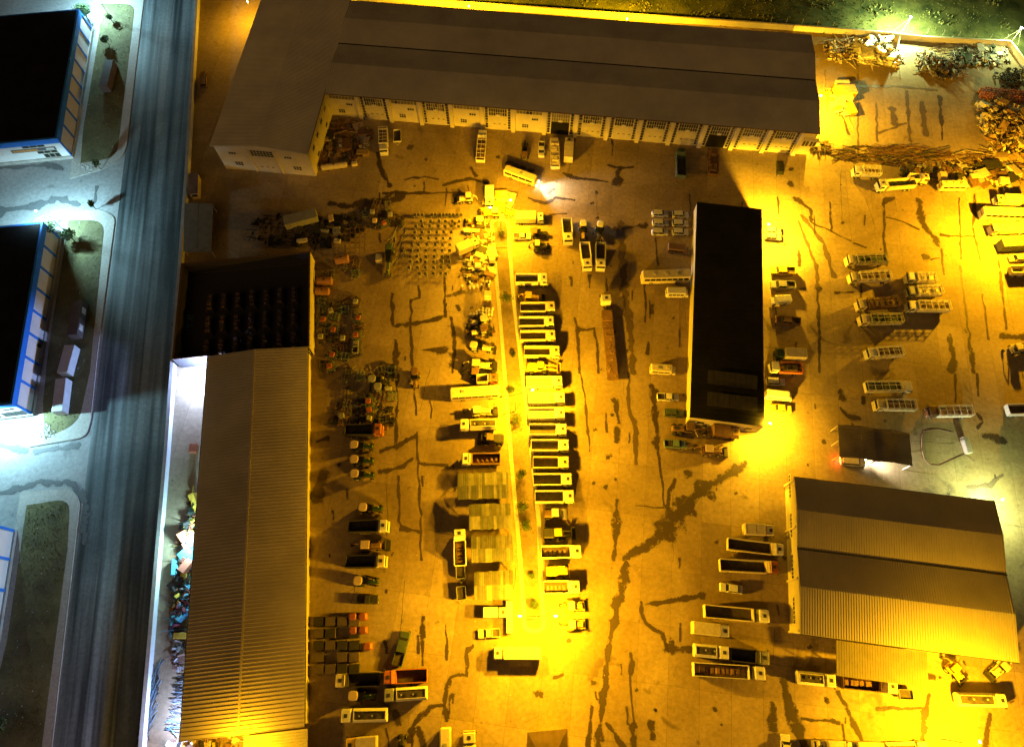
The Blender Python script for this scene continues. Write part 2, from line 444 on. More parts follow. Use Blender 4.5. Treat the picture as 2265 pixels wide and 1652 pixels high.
wall_run('boundary_wall', 'long white boundary wall between the road and the long ribbed shed', [W0, G(418, 400), G(375, 1000), W1], 1.9, 0.5, WHITEW, 0.12, step=10.0)
nwall = wall_run('boundary_wall', 'pale boundary wall with thin posts below the dark green field', NW + EAST[1:], 1.9, 0.3, WHITEW, 0.1, step=9.0)
for i in range(16):
    f = i / 15; p = G(1700, 60).lerp(G(2215, 101), f)
    pm = M(); pm.tube((0, 0, 1.9), (0, 0.0, 3.1), 0.035, 5); pm.tube((0, 0, 3.1), (0.0, 0.35, 3.4), 0.03, 5)
    po = pm.obj('fence_post', STEEL, nwall); po.location = Vector((p.x, p.y, 0)) - nwall.location
NORTH_TUFTS = [G(700 + random.random() * 1560, -5 + random.random() * 90) for _ in range(10)]

# ================================================================ LONG L-SHAPED WORKSHOP (north)
LA = R(-6.0); LH = 9.2
wk = thing('workshop_building', 'long L-shaped cream workshop with brown double-gabled roof and row of roller doors', 'building', (-50.4, 141.4, 0), LA)
def to_local(o, p):
    q = Vector((p.x - o.location.x, p.y - o.location.y, p.z)); a = -o.rotation_euler.z
    return Vector((q.x * math.cos(a) - q.y * math.sin(a), q.x * math.sin(a) + q.y * math.cos(a), q.z))
MX = to_local(wk, G(1784, 345)).x
MD = to_local(wk, G(1801, 78, LH)).y
WX0, WY0 = -24.8, -20.8
WY1 = MD + 6
wl = M()
wl.box(0, MX, 0.35, MD - .4, 0, LH - .05)
wl.obj('main_wall', CREAMW, wk)
wl = M(); wl.box(WX0, -0.05, WY0, WY1, 0, LH - .06)
wl.hexa([(WX0, WY0, LH - .06), (-.05, WY0, LH - .06), (-.05, WY0 + .3, LH - .06), (WX0, WY0 + .3, LH - .06)],
        [(WX0 / 2 - .1, WY0, LH + 1.3), (WX0 / 2 + .1, WY0, LH + 1.3), (WX0 / 2 + .1, WY0 + .3, LH + 1.3), (WX0 / 2 - .1, WY0 + .3, LH + 1.3)])
wl.obj('wing_wall', CREAMW, wk)
def slope_roof(parent, name, m, y0, z0, y1, z1, x0, x1, pitch=0.45, swap=False, t=0.12, rib=True):
    """one roof plane, ribs running down the slope; swap makes the ridge run along local y"""
    def P(x, y, z): return (y, x, z) if swap else (x, y, z)
    r = M(); r.hexa([P(x0, y0, z0 - t), P(x1, y0, z0 - t), P(x1, y1, z1 - t), P(x0, y1, z1 - t)], [P(x0, y0, z0), P(x1, y0, z0), P(x1, y1, z1), P(x0, y1, z1)])
    o = r.obj(name, m, parent)
    if rib:
        q = M(); n = int((x1 - x0) / pitch)
        for i in range(n):
            x = x0 + (i + .5) * pitch; w = 0.05; hgt = 0.07
            q.quad(P(x - w * 1.6, y0, z0 + .004), P(x - w * .6, y0, z0 + hgt), P(x - w * .6, y1, z1 + hgt), P(x - w * 1.6, y1, z1 + .004))
            q.quad(P(x - w * .6, y0, z0 + hgt), P(x + w * .6, y0, z0 + hgt), P(x + w * .6, y1, z1 + hgt), P(x - w * .6, y1, z1 + hgt))
            q.quad(P(x + w * .6, y0, z0 + hgt), P(x + w * 1.6, y0, z0 + .004), P(x + w * 1.6, y1, z1 + .004), P(x + w * .6, y1, z1 + hgt))
        c = q.obj('sheet_ribs', m, o); c['kind'] = 'stuff'
    return o
RX1 = to_local(wk, G(1814, 292, LH)).x
ys = [-0.7, MD * .26, MD * .5, MD * .75, MD]; zs = [LH, LH + 1.3, LH + .25, LH + 1.3, LH]
for i in range(4):
    slope_roof(wk, 'roof_slope', ROOFB, ys[i], zs[i], ys[i + 1], zs[i + 1], 0.35, RX1)
vg = M(); vg.box(0.4, RX1 - .1, MD * .5 - .2, MD * .5 + .2, LH + .1, LH + .34); vg.obj('valley_gutter', DARK, wk)
slope_roof(wk, 'roof_slope', ROOFB, WX0 - .7, LH, WX0 / 2, LH + 1.5, WY0 - .6, WY1, swap=True)
slope_roof(wk, 'roof_slope', ROOFB, 0.25, LH, WX0 / 2 + .004, LH + 1.497, WY0 - .6, WY1, swap=True)
fg = M(); fg.box(.26, .34, WY0, WY1, LH - .1, LH + .16); fg.obj('wing_gutter', DARK, wk)
eg = M(); eg.box(.4, RX1, -0.86, -0.72, LH - .2, LH - .02); eg.obj('eaves_gutter', RUST, wk)

NP = [0]
STUFFP = M()
unit = M(); unit.box(0, 1, -0.03, 0.03, 0, 1); PANE_ME = unit.mesh('pane', PANE)
unit = M(); unit.box(0, 1, -0.03, 0.03, 0, 1); PANE_ME2 = unit.mesh('pane', PANE_D)
def glazing(par, x0, x1, z0, z1, nx, nz, y, bar=0.09, rot=0.0, dusty=0.5, skip=()):
    """a grid of panes in the facade plane, each pane an object"""
    fr = M()
    w = (x1 - x0) / nx; h = (z1 - z0) / nz
    for i in range(nx + 1): fr.box(x0 + i * w - bar / 2, x0 + i * w + bar / 2, y - .1, y + .02, z0 - bar / 2, z1 + bar / 2)
    for j in range(nz + 1): fr.box(x0, x1, y - .085, y + .015, z0 + j * h - bar / 2, z0 + j * h + bar / 2)
    win = fr.obj('window_frame', FRAME, par)
    for i in range(nx):
        for j in range(nz):
            if (i, j) in skip: continue
            NP[0] += 1
            a = x0 + i * w + bar / 2; b = w - bar; c = z0 + j * h + bar / 2; d = h - bar
            if NP[0] <= 300:
                place('pane', PANE_ME2 if random.random() < dusty else PANE_ME, win, (a, y - .02, c), None, (b, 1, d))
            else: STUFFP.box(a, a + b, y - .05, y + .01, c, c + d)
    return win
BW = MX / 15.45
PIL = M(); PIL.box(-.55, .55, -.42, .34, 0, LH - .3); PIL_ME = PIL.mesh('pilaster', CREAMW)
DOORW = mat('roller_door', (0.60, 0.55, 0.42), 0.6, var=0.12, scale=0.8)
for k in range(1, 16): place('pilaster', PIL_ME, wk, (k * BW, 0.0, 0))
kinds = 'ododododOddddOddw'
for k in range(16):
    x0 = k * BW + .75; x1 = (k + 1) * BW - .75
    kd_ = 'odododo' [k] if k < 7 else ('X' if k in (7, 12) else ('w' if k == 15 else 'd'))
    if kd_ == 'o':
        glazing(wk, x0, x1, 6.6, 8.9, 8, 2, 0.28, dusty=.8)
        glazing(wk, x0 + 4.2, x0 + 6.0, 4.5, 5.3, 3, 1, 0.30, dusty=0.0)
        glazing(wk, x0 + 1.6, x0 + 3.4, 1.6, 2.9, 3, 2, 0.30, dusty=0.0)
    elif kd_ in 'dX':
        a, b = x0 + 1.05, x1 - 1.05
        glazing(wk, a, b, 5.2 if kd_ == 'd' else 4.9, 8.9, 8, 3, 0.26, dusty=.35 if kd_ == 'd' else .95)
        for c0 in (x0, x1 - .8): glazing(wk, c0, c0 + .8, .5, 8.9, 1, 9, 0.27, dusty=0.1)
        dm = M()
        if kd_ == 'd':
            dm.box(a, b, .18, .40, .05, 5.1)
            for j in range(6): dm.box(a, b, .15, .181, .35 + j * .8, .42 + j * .8)
            do = dm.obj('roller_door', DOORW, wk)
            lm = M()
            for j in range(3): lm.box(a + 1.2 + j * 1.45, a + 1.75 + j * 1.45, .12, .149, 2.2, 2.42)
            lm.obj('door_light', PANE, do)
            sg = M(); sg.box((a + b) / 2 - .5, (a + b) / 2 + .5, .02, .14, 5.0, 5.75); sg.obj('bay_plate', FRAME, wk)
        else:
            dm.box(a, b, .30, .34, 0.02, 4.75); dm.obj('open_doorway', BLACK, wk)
            sg = M(); sg.box((a + b) / 2 - .5, (a + b) / 2 + .5, .02, .14, 4.8, 5.5); sg.obj('bay_plate', FRAME, wk)
    else:
        for c0 in (x0 + .3, x0 + 2.2): 
            glazing(wk, c0, c0 + 1.7, 3.2, 5.6, 2, 1, 0.26, bar=.14, dusty=0)
            aw = M(); aw.hexa([(c0 - .1, -.5, 5.8), (c0 + 1.8, -.5, 5.8), (c0 + 1.8, .3, 5.8), (c0 - .1, .3, 5.8)], [(c0 - .1, -.45, 5.88), (c0 + 1.8, -.45, 5.88), (c0 + 1.8, .3, 6.3), (c0 - .1, .3, 6.3)]); aw.obj('awning', CREAMW, wk)
# wing south gable: big glazed door in the middle, small windows
WYF = WY0 - .02
glazing(wk, WX0 + 9.3, WX0 + 15.3, 6.2, 8.4, 7, 3, WYF, dusty=.3)
dm = M(); dm.box(WX0 + 9.3, WX0 + 15.3, WYF - .04, WYF + .01, .05, 5.9); dd = dm.obj('roller_door', DOORW, wk)
lm = M(); [lm.box(WX0 + 10.4 + j * 1.5, WX0 + 11 + j * 1.5, WYF - .07, WYF - .041, 2.0, 2.25) for j in range(3)]; lm.obj('door_light', PANE, dd)
for x, z in ((3.2, 6.2), (18.0, 6.2)): glazing(wk, WX0 + x, WX0 + x + 2, z, z + .8, 3, 1, WYF, dusty=0)
for x, z in ((3.6, 2.0), (19.4, 2.0)): glazing(wk, WX0 + x, WX0 + x + 2.2, z, z + 1.4, 3, 2, WYF, dusty=0)
for x in (WX0 + 8.7, WX0 + 15.9):
    pm = M(); pm.box(x - .2, x + .2, WYF - .25, WYF + .01, 0, LH - .4); pm.obj('pilaster', CREAMW, wk)
# wing east wall windows (facing the inner yard)
for y, z in ((-17.5, 5.6), (-13, 5.6), (-8.5, 5.6), (-4, 5.6), (-16, 1.8), (-6, 1.8)):
    fr = M(); fr.box(-.06, .03, y, y + 1.7, z, z + 1.1); w_ = fr.obj('window_frame', FRAME, wk)
    for j in range(3):
        pn = M(); pn.box(.031, .05, y + .06 + j * .55, y + .54 + j * .55, z + .07, z + 1.03); pn.obj('pane', PANE, w_)
if STUFFP.v:
    o = STUFFP.obj('upper_panes', PANE, wk); o['kind'] = 'stuff'

# ================================================================ LONG RIBBED SHED (west)
def panel_roof(par, m, y0, z0, y1, z1, x0, x1, pitch, swap, name='roof_sheet', seam=.1):
    n = max(1, round((x1 - x0) / pitch)); w = (x1 - x0) / n
    def P(x, y, z): return (y, x, z) if swap else (x, y, z)
    me = M()
    me.hexa([P(0, y0, z0 - .1), P(w - .012, y0, z0 - .1), P(w - .012, y1, z1 - .1), P(0, y1, z1 - .1)], [P(0, y0, z0), P(w - .012, y0, z0), P(w - .012, y1, z1), P(0, y1, z1)])
    me.hexa([P(0.0, y0, z0 + .003), P(.09, y0, z0 + .003), P(.09, y1, z1 + .003), P(0.0, y1, z1 + .003)], [P(0.015, y0, z0 + seam), P(.075, y0, z0 + seam), P(.075, y1, z1 + seam), P(0.015, y1, z1 + seam)])
    d = me.mesh(name, m)
    for i in range(n):
        place(name, d, par, P(x0 + i * w, 0, 0))
SH = 4.7
s_nw, s_ne, s_sw, s_se = G(452, 770, SH), G(689, 766, SH), G(398, 1625, SH), G(673, 1607, SH)
sang = math.atan2((s_nw - s_sw).y, (s_nw - s_sw).x)
sd = ((s_nw - s_sw).normalized() + (s_ne - s_se).normalized()).normalized()
sang = math.atan2(sd.y, sd.x)
shed = thing('long_shed', 'long low shed with ribbed brown sheet roof beside the boundary wall', 'building', (s_se.x, s_se.y, 0), sang - R(90))
ln = (s_ne - s_se).length; wd = -to_local(shed, s_sw).x
ridge = -to_local(shed, G(528, 1622, SH + 1)).x
bd = M(); bd.box(-wd + .35, -.5, .4, ln - .3, 0, SH - .12); bd.obj('wall', CREAMW, shed)
gb = M()
for y in (.4, ln - .5): gb.hexa([(-wd + .4, y, SH - .12), (-.5, y, SH - .12), (-.5, y + .2, SH - .12), (-wd + .4, y + .2, SH - .12)], [(-ridge - .05, y, SH + 1.0), (-ridge + .05, y, SH + 1.0), (-ridge + .05, y + .2, SH + 1.0), (-ridge - .05, y + .2, SH + 1.0)])
gb.obj('gable', CREAMW, shed)
panel_roof(shed, ROOFS, -wd, SH, -ridge, SH + 1.3, 0, ln, 0.72, True)
panel_roof(shed, ROOFS, 0.0, SH, -ridge + .003, SH + 1.3, 0, ln, 0.72, True)
rc = M(); rc.box(-ridge - .2, -ridge + .2, 0, ln, SH + 1.28, SH + 1.44); rc.obj('ridge_cap', ROOFS, shed)
gt = M(); gt.box(.02, .16, 0, ln, SH - .22, SH - .06); gt.obj('gutter', DARK, shed)
gt = M(); gt.box(-wd - .16, -wd - .02, 0, ln, SH - .22, SH - .06); gt.obj('gutter', DARK, shed)
for i in range(9):
    dp = M(); dp.tube((-.42, 4 + i * 9.4, .1), (-.42, 4 + i * 9.4, SH - .3), .07, 6); dp.obj('downpipe', FRAME, shed)
DKG = mat('dark_goods', (.07, .075, .09), .7, var=.4)
# open-roofed store yard north of it
c_nw, c_ne, c_se = G(408, 566, 0), G(691, 556, 0), G(690, 760, 0)
yw = thing('store_yard', 'roofless dark walled store yard full of racks behind the long shed', 'building', (s_ne.x, s_ne.y, 0), sang - R(90))
yn = to_local(yw, G(692, 556, SH)).y; ywid = -to_local(yw, G(403, 566, SH)).x
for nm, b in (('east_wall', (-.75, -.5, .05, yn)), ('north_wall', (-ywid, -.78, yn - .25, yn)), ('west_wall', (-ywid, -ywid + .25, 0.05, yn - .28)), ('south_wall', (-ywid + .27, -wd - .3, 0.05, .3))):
    wm = M(); wm.box(*b, 0, SH); o = wm.obj('wall', CREAMW if nm == 'east_wall' else DARK, yw)  # walls but the east one coloured dark, the yard inside being unlit
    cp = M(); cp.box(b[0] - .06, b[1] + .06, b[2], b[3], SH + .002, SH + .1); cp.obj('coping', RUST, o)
fl = M(); fl.box(-ywid + .3, -.8, .1, yn - .3, .004, .02); fl.obj('floor', DARK, yw)  # floor colour holds the shade of the unlit yard
for i in range(7):
    for j in range(3):
        x = -5 - i * 3.4; y = 3.5 + j * 6.2
        if x < -ywid + 2: continue
        rk = thing('storage_rack', 'steel storage rack with goods in the dark roofless store yard', 'rack', yw.matrix_basis @ Vector((x, y, .02)), sang - R(90), 'racks in the store yard')
        fm = M()
        for sx in (-.7, .7):
            for sy in (-2.2, 0, 2.2): fm.box(sx - .05, sx + .05, sy - .05, sy + .05, 0, 2.2)
        fm.obj('frame', RUST, rk)
        for z in (.5, 1.3, 2.1):
            sm = M(); sm.box(-.7, .7, -2.25, 2.25, z, z + .06); sm.obj('shelf', DARK, rk)
        gm = M(); gm.cur = 0
        for q in range(8):
            gm.cur = q % 4
            yy = -2 + q * .52; gm.box(-.55 + random.random() * .3, .2 + random.random() * .4, yy, yy + .3 + random.random() * .16, 2.165, 2.3 + random.random() * .5)
        gg = gm.obj('stored_goods', [BRN, DARK, RUST, DKG], rk); gg['kind'] = 'stuff'  # shelf and goods colours darkened to keep the unlit yard dim

# ================================================================ DOUBLE-GABLED SHED (south-east)
BH = 5.9
p_sw, p_nw, p_ne, p_se = G(1769, 1401, BH), G(1764, 1056, BH), G(2205, 1104, BH), G(2248, 1452, BH)
gs = thing('gabled_shed', 'double-gabled brown sheet-roofed shed with yellow-lit side wall', 'building', (p_sw.x, p_sw.y, 0), R(-7.2))
gw = (to_local(gs, p_ne).x + to_local(gs, p_se).x) / 2; gd = to_local(gs, p_nw).y
bd = M(); bd.box(.25, gw - .4, .35, gd - .35, 0, BH - .1); bd.obj('wall', CREAMW, gs)
gys = [0, gd * .28, gd * .52, gd * .77, gd]; gzs = [BH, BH + 1.0, BH + .2, BH + 1.0, BH]
ROOFG = mat('roof_sheet_olive', (0.50, 0.44, 0.30), 0.6, var=0.16, scale=0.12, detail=6)
for i in range(4): panel_roof(gs, ROOFG, gys[i], gzs[i], gys[i + 1], gzs[i + 1], 0, gw, .5, False, seam=.06)
vg = M(); vg.box(0, gw, gd * .52 - .13, gd * .52 + .13, BH + .24, BH + .34); vg.obj('valley_gutter', DARK, gs)
for y0_ in (-.16, gd + .02):
    gt = M(); gt.box(0, gw, y0_, y0_ + .14, BH - .2, BH - .05); gt.obj('gutter', DARK, gs)
ft = M(); ft.box(.2, gw - .5, .30, .348, BH - 1.0, BH - .3); ft.obj('white_trim', FRAME, gs)
for i in range(4):
    y = 2 + i * (gd - 4) / 3.2
    wm = M(); wm.box(.2, .248, y, y + 5.2, 2.4, 3.3); w_ = wm.obj('window_frame', FRAME, gs)
    for j in range(6):
        pn = M(); pn.box(.17, .199, y + .1 + j * .85, y + .8 + j * .85, 2.5, 3.2); pn.obj('pane', PANE, w_)
for y in (.36, gd * .33, gd * .66, gd - .7):
    pm = M(); pm.box(-.05, .25, y, y + .4, 0, BH - .35); pm.obj('pilaster', CREAMW, gs)
for i in range(3):
    dm = M(); dm.box(8 + i * 13, 13.5 + i * 13, .30, .349, .05, 4.2); dm.obj('roller_door', DOORW, gs)
lean_a = to_local(gs, GT('33', 600, 715, 4.2)); lean_b = to_local(gs, GT('33', 1460, 985, 4.2))
lt = thing('lean_to_roof', 'pale corrugated lean-to roof against the double-gabled shed', 'canopy', gs.location, R(-7.2))
panel_roof(lt, mat('lean_to_sheet', (.22, .19, .12), .7, var=.15), -6.6, 4.0, -.2, 4.7, lean_a.x, lean_b.x - 1.0, .5, False, seam=.03)
for i in range(5):
    x = lean_a.x + .4 + i * (lean_b.x - lean_a.x - 2.0) / 4
    pm = M(); pm.box(x - .08, x + .08, -6.4, -6.24, 0, 3.9); pm.obj('post', STEEL, lt)

# ================================================================ BLACK-ROOFED BUILDING (middle)
KH = 4.6
k_sw, k_nw, k_se, k_ne = G(1527, 922, KH), G(1546, 448, KH), G(1690, 938, KH), G(1688, 449, KH)
kb_ = thing('office_block', 'low long building with black flat roof and pale parapet walls', 'building', (k_sw.x, k_sw.y, 0), R(-7.6))
kw = to_local(kb_, k_se).x; kl = to_local(kb_, k_nw).y
bm = M(); bm.box(.0, kw, .0, kl, 0, KH - .1); bm.obj('wall', CREAMW, kb_)
rm = M()
rm.hexa([(-.1, -.1, KH - .1), (kw + .1, -.1, KH - .1), (kw + .1, kl + .1, KH - .1), (-.1, kl + .1, KH - .1)], [(-.1, -.1, KH), (kw + .1, -.1, KH), (kw + .1, kl + .1, KH), (-.1, kl + .1, KH)])
rf = rm.obj('roof', ROOFK, kb_)
pr = M()
for y in range(1, int(kl)): pr.box(.2, kw - .2, y, y + .06, KH + .002, KH + .05)
pr.obj('roof_seams', ROOFK, rf)['kind'] = 'stuff'
PANELM = mat('roof_panel_dark', (0.05, 0.047, 0.042), 0.5, var=0.3)
for rw in range(2):
    for q in range(9):
        pm = M(); x = kw * .22 + q * 1.25; y = 3.2 + rw * 5.4
        pm.hexa([(x, y, KH + .06), (x + 1.18, y, KH + .06), (x + 1.18, y + 3.2, KH + .5), (x, y + 3.2, KH + .5)], [(x, y, KH + .1), (x + 1.18, y, KH + .1), (x + 1.18, y + 3.2, KH + .54), (x, y + 3.2, KH + .54)])
        pm.obj('roof_panel', PANELM, kb_)
for i in range(4):
    wm = M(); wm.box(2 + i * 3.6, 3.8 + i * 3.6, -.05, 0, 1.2, 2.6); w_ = wm.obj('window_frame', FRAME, kb_)
    pn = M(); pn.box(2.1 + i * 3.6, 3.7 + i * 3.6, -.08, -.051, 1.3, 2.5); pn.obj('pane', PANE, w_)

# ================================================================ BLUE-TRIMMED HALLS (west of the road)
def blue_hall(label, se, nlen, wlen, H, dvec, back=False, bay=6.4):
    ang = math.atan2(dvec.y, dvec.x) - R(90)
    b = thing('blue_trimmed_hall', label, 'building', (se.x, se.y, 0), ang, None)
    wm = M(); wm.box(-wlen, -.15, .15, nlen, 0, H - .3); wm.obj('wall', WHITEW, b)
    pm = M(); pm.box(-wlen, .25, -.25, nlen + .2, 0, .9); pm.obj('plinth', CONC, b)
    fm = M(); fm.box(-wlen, .05, -.05, nlen + .05, H - 1.7, H - .9)
    fm.hexa([(-wlen, -.05, H - .9), (.05, -.05, H - .9), (.05, nlen + .05, H - .9), (-wlen, nlen + .05, H - .9)], [(-wlen, -.05, H), (.05, -.05, H), (.05, nlen + .05, H), (-wlen, nlen + .05, H)])
    fm.obj('fascia', BLUEW, b)
    rm = M(); rm.box(-wlen, -.5, .5, nlen - .5, H + .003, H + .06); rm.obj('roof', ROOFD, b)
    n = round(nlen / bay)
    for i in range(n + 1):
        y = min(i * nlen / n, nlen - .3)
        q = M(); q.box(-.15, .06, y - .02, y + .55, .9, H - 1.7); q.obj('pilaster', BLUEW, b)
    return b
dv = (KA - KB).normalized()
h1 = blue_hall('white hall with blue fascia, black roof and an orange sign on its glazed front', GT('00', 650, 1400), 48, 60, 7.6, dv)
h2 = blue_hall('white hall with blue fascia and black roof beside two pale containers', GT('20', 300, 372), (G(75, 487, 7.6) - G(20, 886, 7.6)).length, 60, 7.6, dv)
h3 = blue_hall('white blue-pilastered hall at the last grassy verge, mostly out of sight', GT('20', 150, 1395) - dv * 44, 44, 60, 7.6, dv)
# shop front of the first hall
NP[0] = 0
def facade_win(b, x0, x1, z0, z1, nx, nz, y=.1):
    fr = M(); w = (x1 - x0) / nx; h = (z1 - z0) / nz
    fr.box(x0 - .06, x1 + .06, y - .03, y + .04, z0 - .06, z1 + .06); f_ = fr.obj('window_frame', FRAME, b)
    for i in range(nx):
        for j in range(nz):
            place('pane', PANE_ME, f_, (x0 + i * w + .06, y - .04, z0 + j * h + .06), None, (w - .12, 1, h - .12))
    return f_
facade_win(h1, -10.2, -4.4, 5.0, 5.8, 3, 1); facade_win(h1, -26, -20.5, 5.0, 5.8, 3, 1)
facade_win(h1, -7.6, -2.4, 2.6, 3.6, 3, 1); facade_win(h1, -6.6, -2.4, 1.0, 2.5, 3, 1)
SIGN_D = mat('sign_dark', (0.10, 0.11, 0.12), 0.6, var=0.2); SIGN_O = mat('sign_orange', (0.70, 0.28, 0.05), 0.6, var=0.2)
sm = M(); sm.box(-13.6, -2.2, .0, .1, 3.75, 4.75); so_ = sm.obj('sign_board', SIGN_D, h1)
lm = M()
for i in range(8): lm.box(-13.2 + i * .82, -12.55 + i * .82, -.05, -.001, 3.95, 4.55)
lm.obj('sign_lettering', SIGN_O, so_)
lm = M(); lm.soft(-4.6, -2.6, -.06, -.001, 3.95, 4.6, .1); lm.obj('sign_emblem', W, so_)
for x in (-22.4, -15.4):
    dm = M(); dm.box(x, x + 6, .05, .14, .92, 3.6); dm.obj('shutter_door', WHITEW, h1)
pm = M(); pm.box(-24.6, -23.8, .03, .14, .92, 5.9); pm.obj('pilaster', BLUEW, h1)
facade_win(h2, -5.6, -.9, 1.1, 3.4, 4, 1); facade_win(h2, -11, -6.4, 1.1, 3.4, 4, 1); facade_win(h2, -4, -2, 4.4, 5.2, 2, 1)

# ---- small roofs at the near edge of the yard
def hut(label, rc, pts, H, m, wm_, ridge=.7):
    P = [GT(rc, *p, H) for p in pts]; c = sum(P, Vector()) / 4; t = thing('hut', label, 'hut', (c.x, c.y, 0))
    Q = [p - Vector((c.x, c.y, 0)) for p in P]; Wq = [Vector((v.x * .9, v.y * .9, 0)) for v in Q]
    k = M(); k.hexa(Wq, [v + Vector((0, 0, H - .15)) for v in Wq]); k.obj('wall', wm_, t)
    a, b = (Q[0] + Q[3]) / 2 + Vector((0, 0, ridge)), (Q[1] + Q[2]) / 2 + Vector((0, 0, ridge)); ins = (b - a) * .25; a += ins; b -= ins
    for f in ([Q[0], Q[1], b, a], [Q[2], Q[3], a, b], [Q[1], Q[2], b], [Q[3], Q[0], a]):
        k = M(); k.hexa([v - Vector((0, 0, .12)) for v in f], f); k.obj('roof_slope', m, t)
    k = M(); d = Wq[1] - Wq[0]; k.rbox(Wq[3].lerp(Wq[2], .5) + Vector((0, 0, 1.0)), (.9, .12, 2.0), math.atan2(d.y, d.x)); k.obj('door', GREY, t)
hut('brown hip-roofed hut with pale rim at the near end of the yard', '32', [(130, 1830), (500, 1830), (495, 1488), (140, 1520)], 3.0, mat('hut_roof', (.10, .065, .042), .8, var=.3), CREAMW)
pr_ = thing('ribbed_porch_roof', 'pale ribbed porch roof joined to the near end of the ribbed shed', 'canopy', shed.location, shed.rotation_euler.z)
panel_roof(pr_, mat('pale_ribbed_sheet', (.55, .50, .36), .6, var=.15), 0.2, 3.2, -11.5, 3.5, -7.5, -.4, .5, True)
for x in (-11, -5.5, -.4):
    k = M(); k.box(x - .08, x + .08, -7.2, -7.04, 0, 3.15); k.obj('post', STEEL, pr_)

# ================================================================ LAMPS
SOD = (1.0, 0.485, 0.004); SODW = (1.0, 0.53, 0.012); WHT = (0.44, 0.85, 1.0); GWH = (0.80, 1.0, 0.38); LED = (0.36, 0.50, 1.0)
def lens_mat(name, c, s): return mat(name, (0.8, 0.8, 0.8), 0.3, var=0, emit=c, es=s)
L_SOD = lens_mat('sodium_lens', (1, 0.75, 0.25), 60); L_WHT = lens_mat('white_lens', (0.85, 0.97, 1), 60); L_GRN = lens_mat('halide_lens', (0.9, 1, 0.7), 60)
def head(par, loc, rz, lens, sc=1.0):
    hm = M(); hm.soft(-.32 * sc, .32 * sc, -.16 * sc, .16 * sc, 0, .2 * sc, .06); h_ = hm.obj('lamp_head', GREY, par); h_.location = loc; h_.rotation_euler = (0, 0, rz)
    lm = M(); lm.soft(-.26 * sc, .26 * sc, -.13 * sc, .13 * sc, .2 * sc + .003, .2 * sc + .05, .02); lm.obj('glow_cap', lens, h_)
    lm = M(); lm.box(-.26 * sc, .26 * sc, -.13 * sc, .13 * sc, -.06, -.002); lm.obj('lens', lens, h_)
    return h_
def pole_lamp(label, base, H, heads, col, power, lens, group=None, wing=0.85, lit=None, west=1.0):
    """heads: offsets in plan from the pole"""
    t = thing('street_lamp', label, 'street lamp', (base.x, base.y, 0.0), 0, group)
    pm = M(); pm.tube((0, 0, 0), (0, 0, H), .11, 8, .06); pm.obj('pole', STEEL, t)
    bm = M(); bm.box(-.25, .25, -.25, .25, 0, .3); bm.obj('base', CONC, t)
    for dx, dy in heads:
        am = M(); am.tube((0, 0, H - .3), (dx, dy, H + .1), .05, 6); am.obj('arm', STEEL, t)
        head(t, (dx, dy, H + .02), math.atan2(dy, dx), lens if lit is None or (dx, dy) in lit else W)
        if lit is None or (dx, dy) in lit: light('street_lamp_light', (dx, dy, H - .25), col, power * (west if dx < 0 else 1), t, wing=wing)
    return t
def wall_lamp(label, loc, rz, col, power, lens, out=1.0, group=None, wing=0.0, size=.4):
    t = thing('wall_floodlight', label, 'floodlight', loc, rz, group)
    am = M(); am.tube((-out, 0, -.3), (0, 0, 0), .04, 6); am.obj('bracket', STEEL, t)
    head(t, (0, 0, 0), 0, lens, 1.1)
    light('wall_floodlight_light', (0.1, 0, -.3), col, power, t, wing=wing, size=size)
    return t
pole_lamp('tall lamp pole at the round end of the planted strip, above parked tractors', G(1106, 456, 11), 11, [(2.6, 1.6), (-2.4, -.6)], SOD, 19000, L_SOD, wing=.4, west=.6)
pole_lamp('double-armed lamp pole in the planted strip beside the cream bus', G(1141, 872, 11), 11, [(3.6, .9), (-3.2, -.6)], SOD, 38000, L_SOD, lit=[(3.6, .9)])
pole_lamp('double-armed lamp pole at the strip end beside two backhoe loaders', G(1188, 1362, 11), 11, [(3.5, 0), (-3.3, 0)], SOD, 38000, L_SOD, west=.4)
wall_lamp('floodlight on the black-roofed block above two bright cars', G(1700, 497, 4.6), R(-8), SODW, 42000, L_SOD, wing=1.0)
wall_lamp('floodlight at the corner of the black-roofed block over bare concrete', G(1703, 937, 5.2), R(-30), SODW, 28000, L_SOD, wing=.3, out=.4)
wall_lamp('greenish floodlight on the corner of the double-gabled shed', G(2216, 1105, 5.6), R(30), GWH, 11000, L_GRN, wing=.1)
pole_lamp('lamp pole on the bright concrete beyond the double-gabled shed', G(2168, 1648, 12), 12, [(0, .6)], SOD, 46000, L_SOD)
pole_lamp('lamp pole behind the long bus and parked trucks by the scrap', G(2300, 480, 12), 12, [(-1.6, 0)], SOD, 62000, L_SOD)
wall_lamp('floodlight on the end wall of the long workshop facing the scrap yard', G(1815, 213, 7.5), R(-6), SODW, 42000, L_SOD, wing=.4)
for x, y, q in ((770, 4, 'first'), (1037, 20, 'second'), (1387, 48, 'third')):
    wall_lamp('floodlight on the back wall of the long workshop facing the dark field', G(x, y - 4, 8.0), R(84), SOD, 75000, L_SOD, group='floodlights behind the workshop')
wall_lamp('sodium floodlight lighting the brown bank behind the workshop wing', G(548, 6, 7.0), R(120), SOD, 6000, L_SOD)
wall_lamp('floodlight at the near end of the long ribbed shed', G(515, 1668, 9.5), R(-90), SOD, 7500, L_SOD, wing=0)
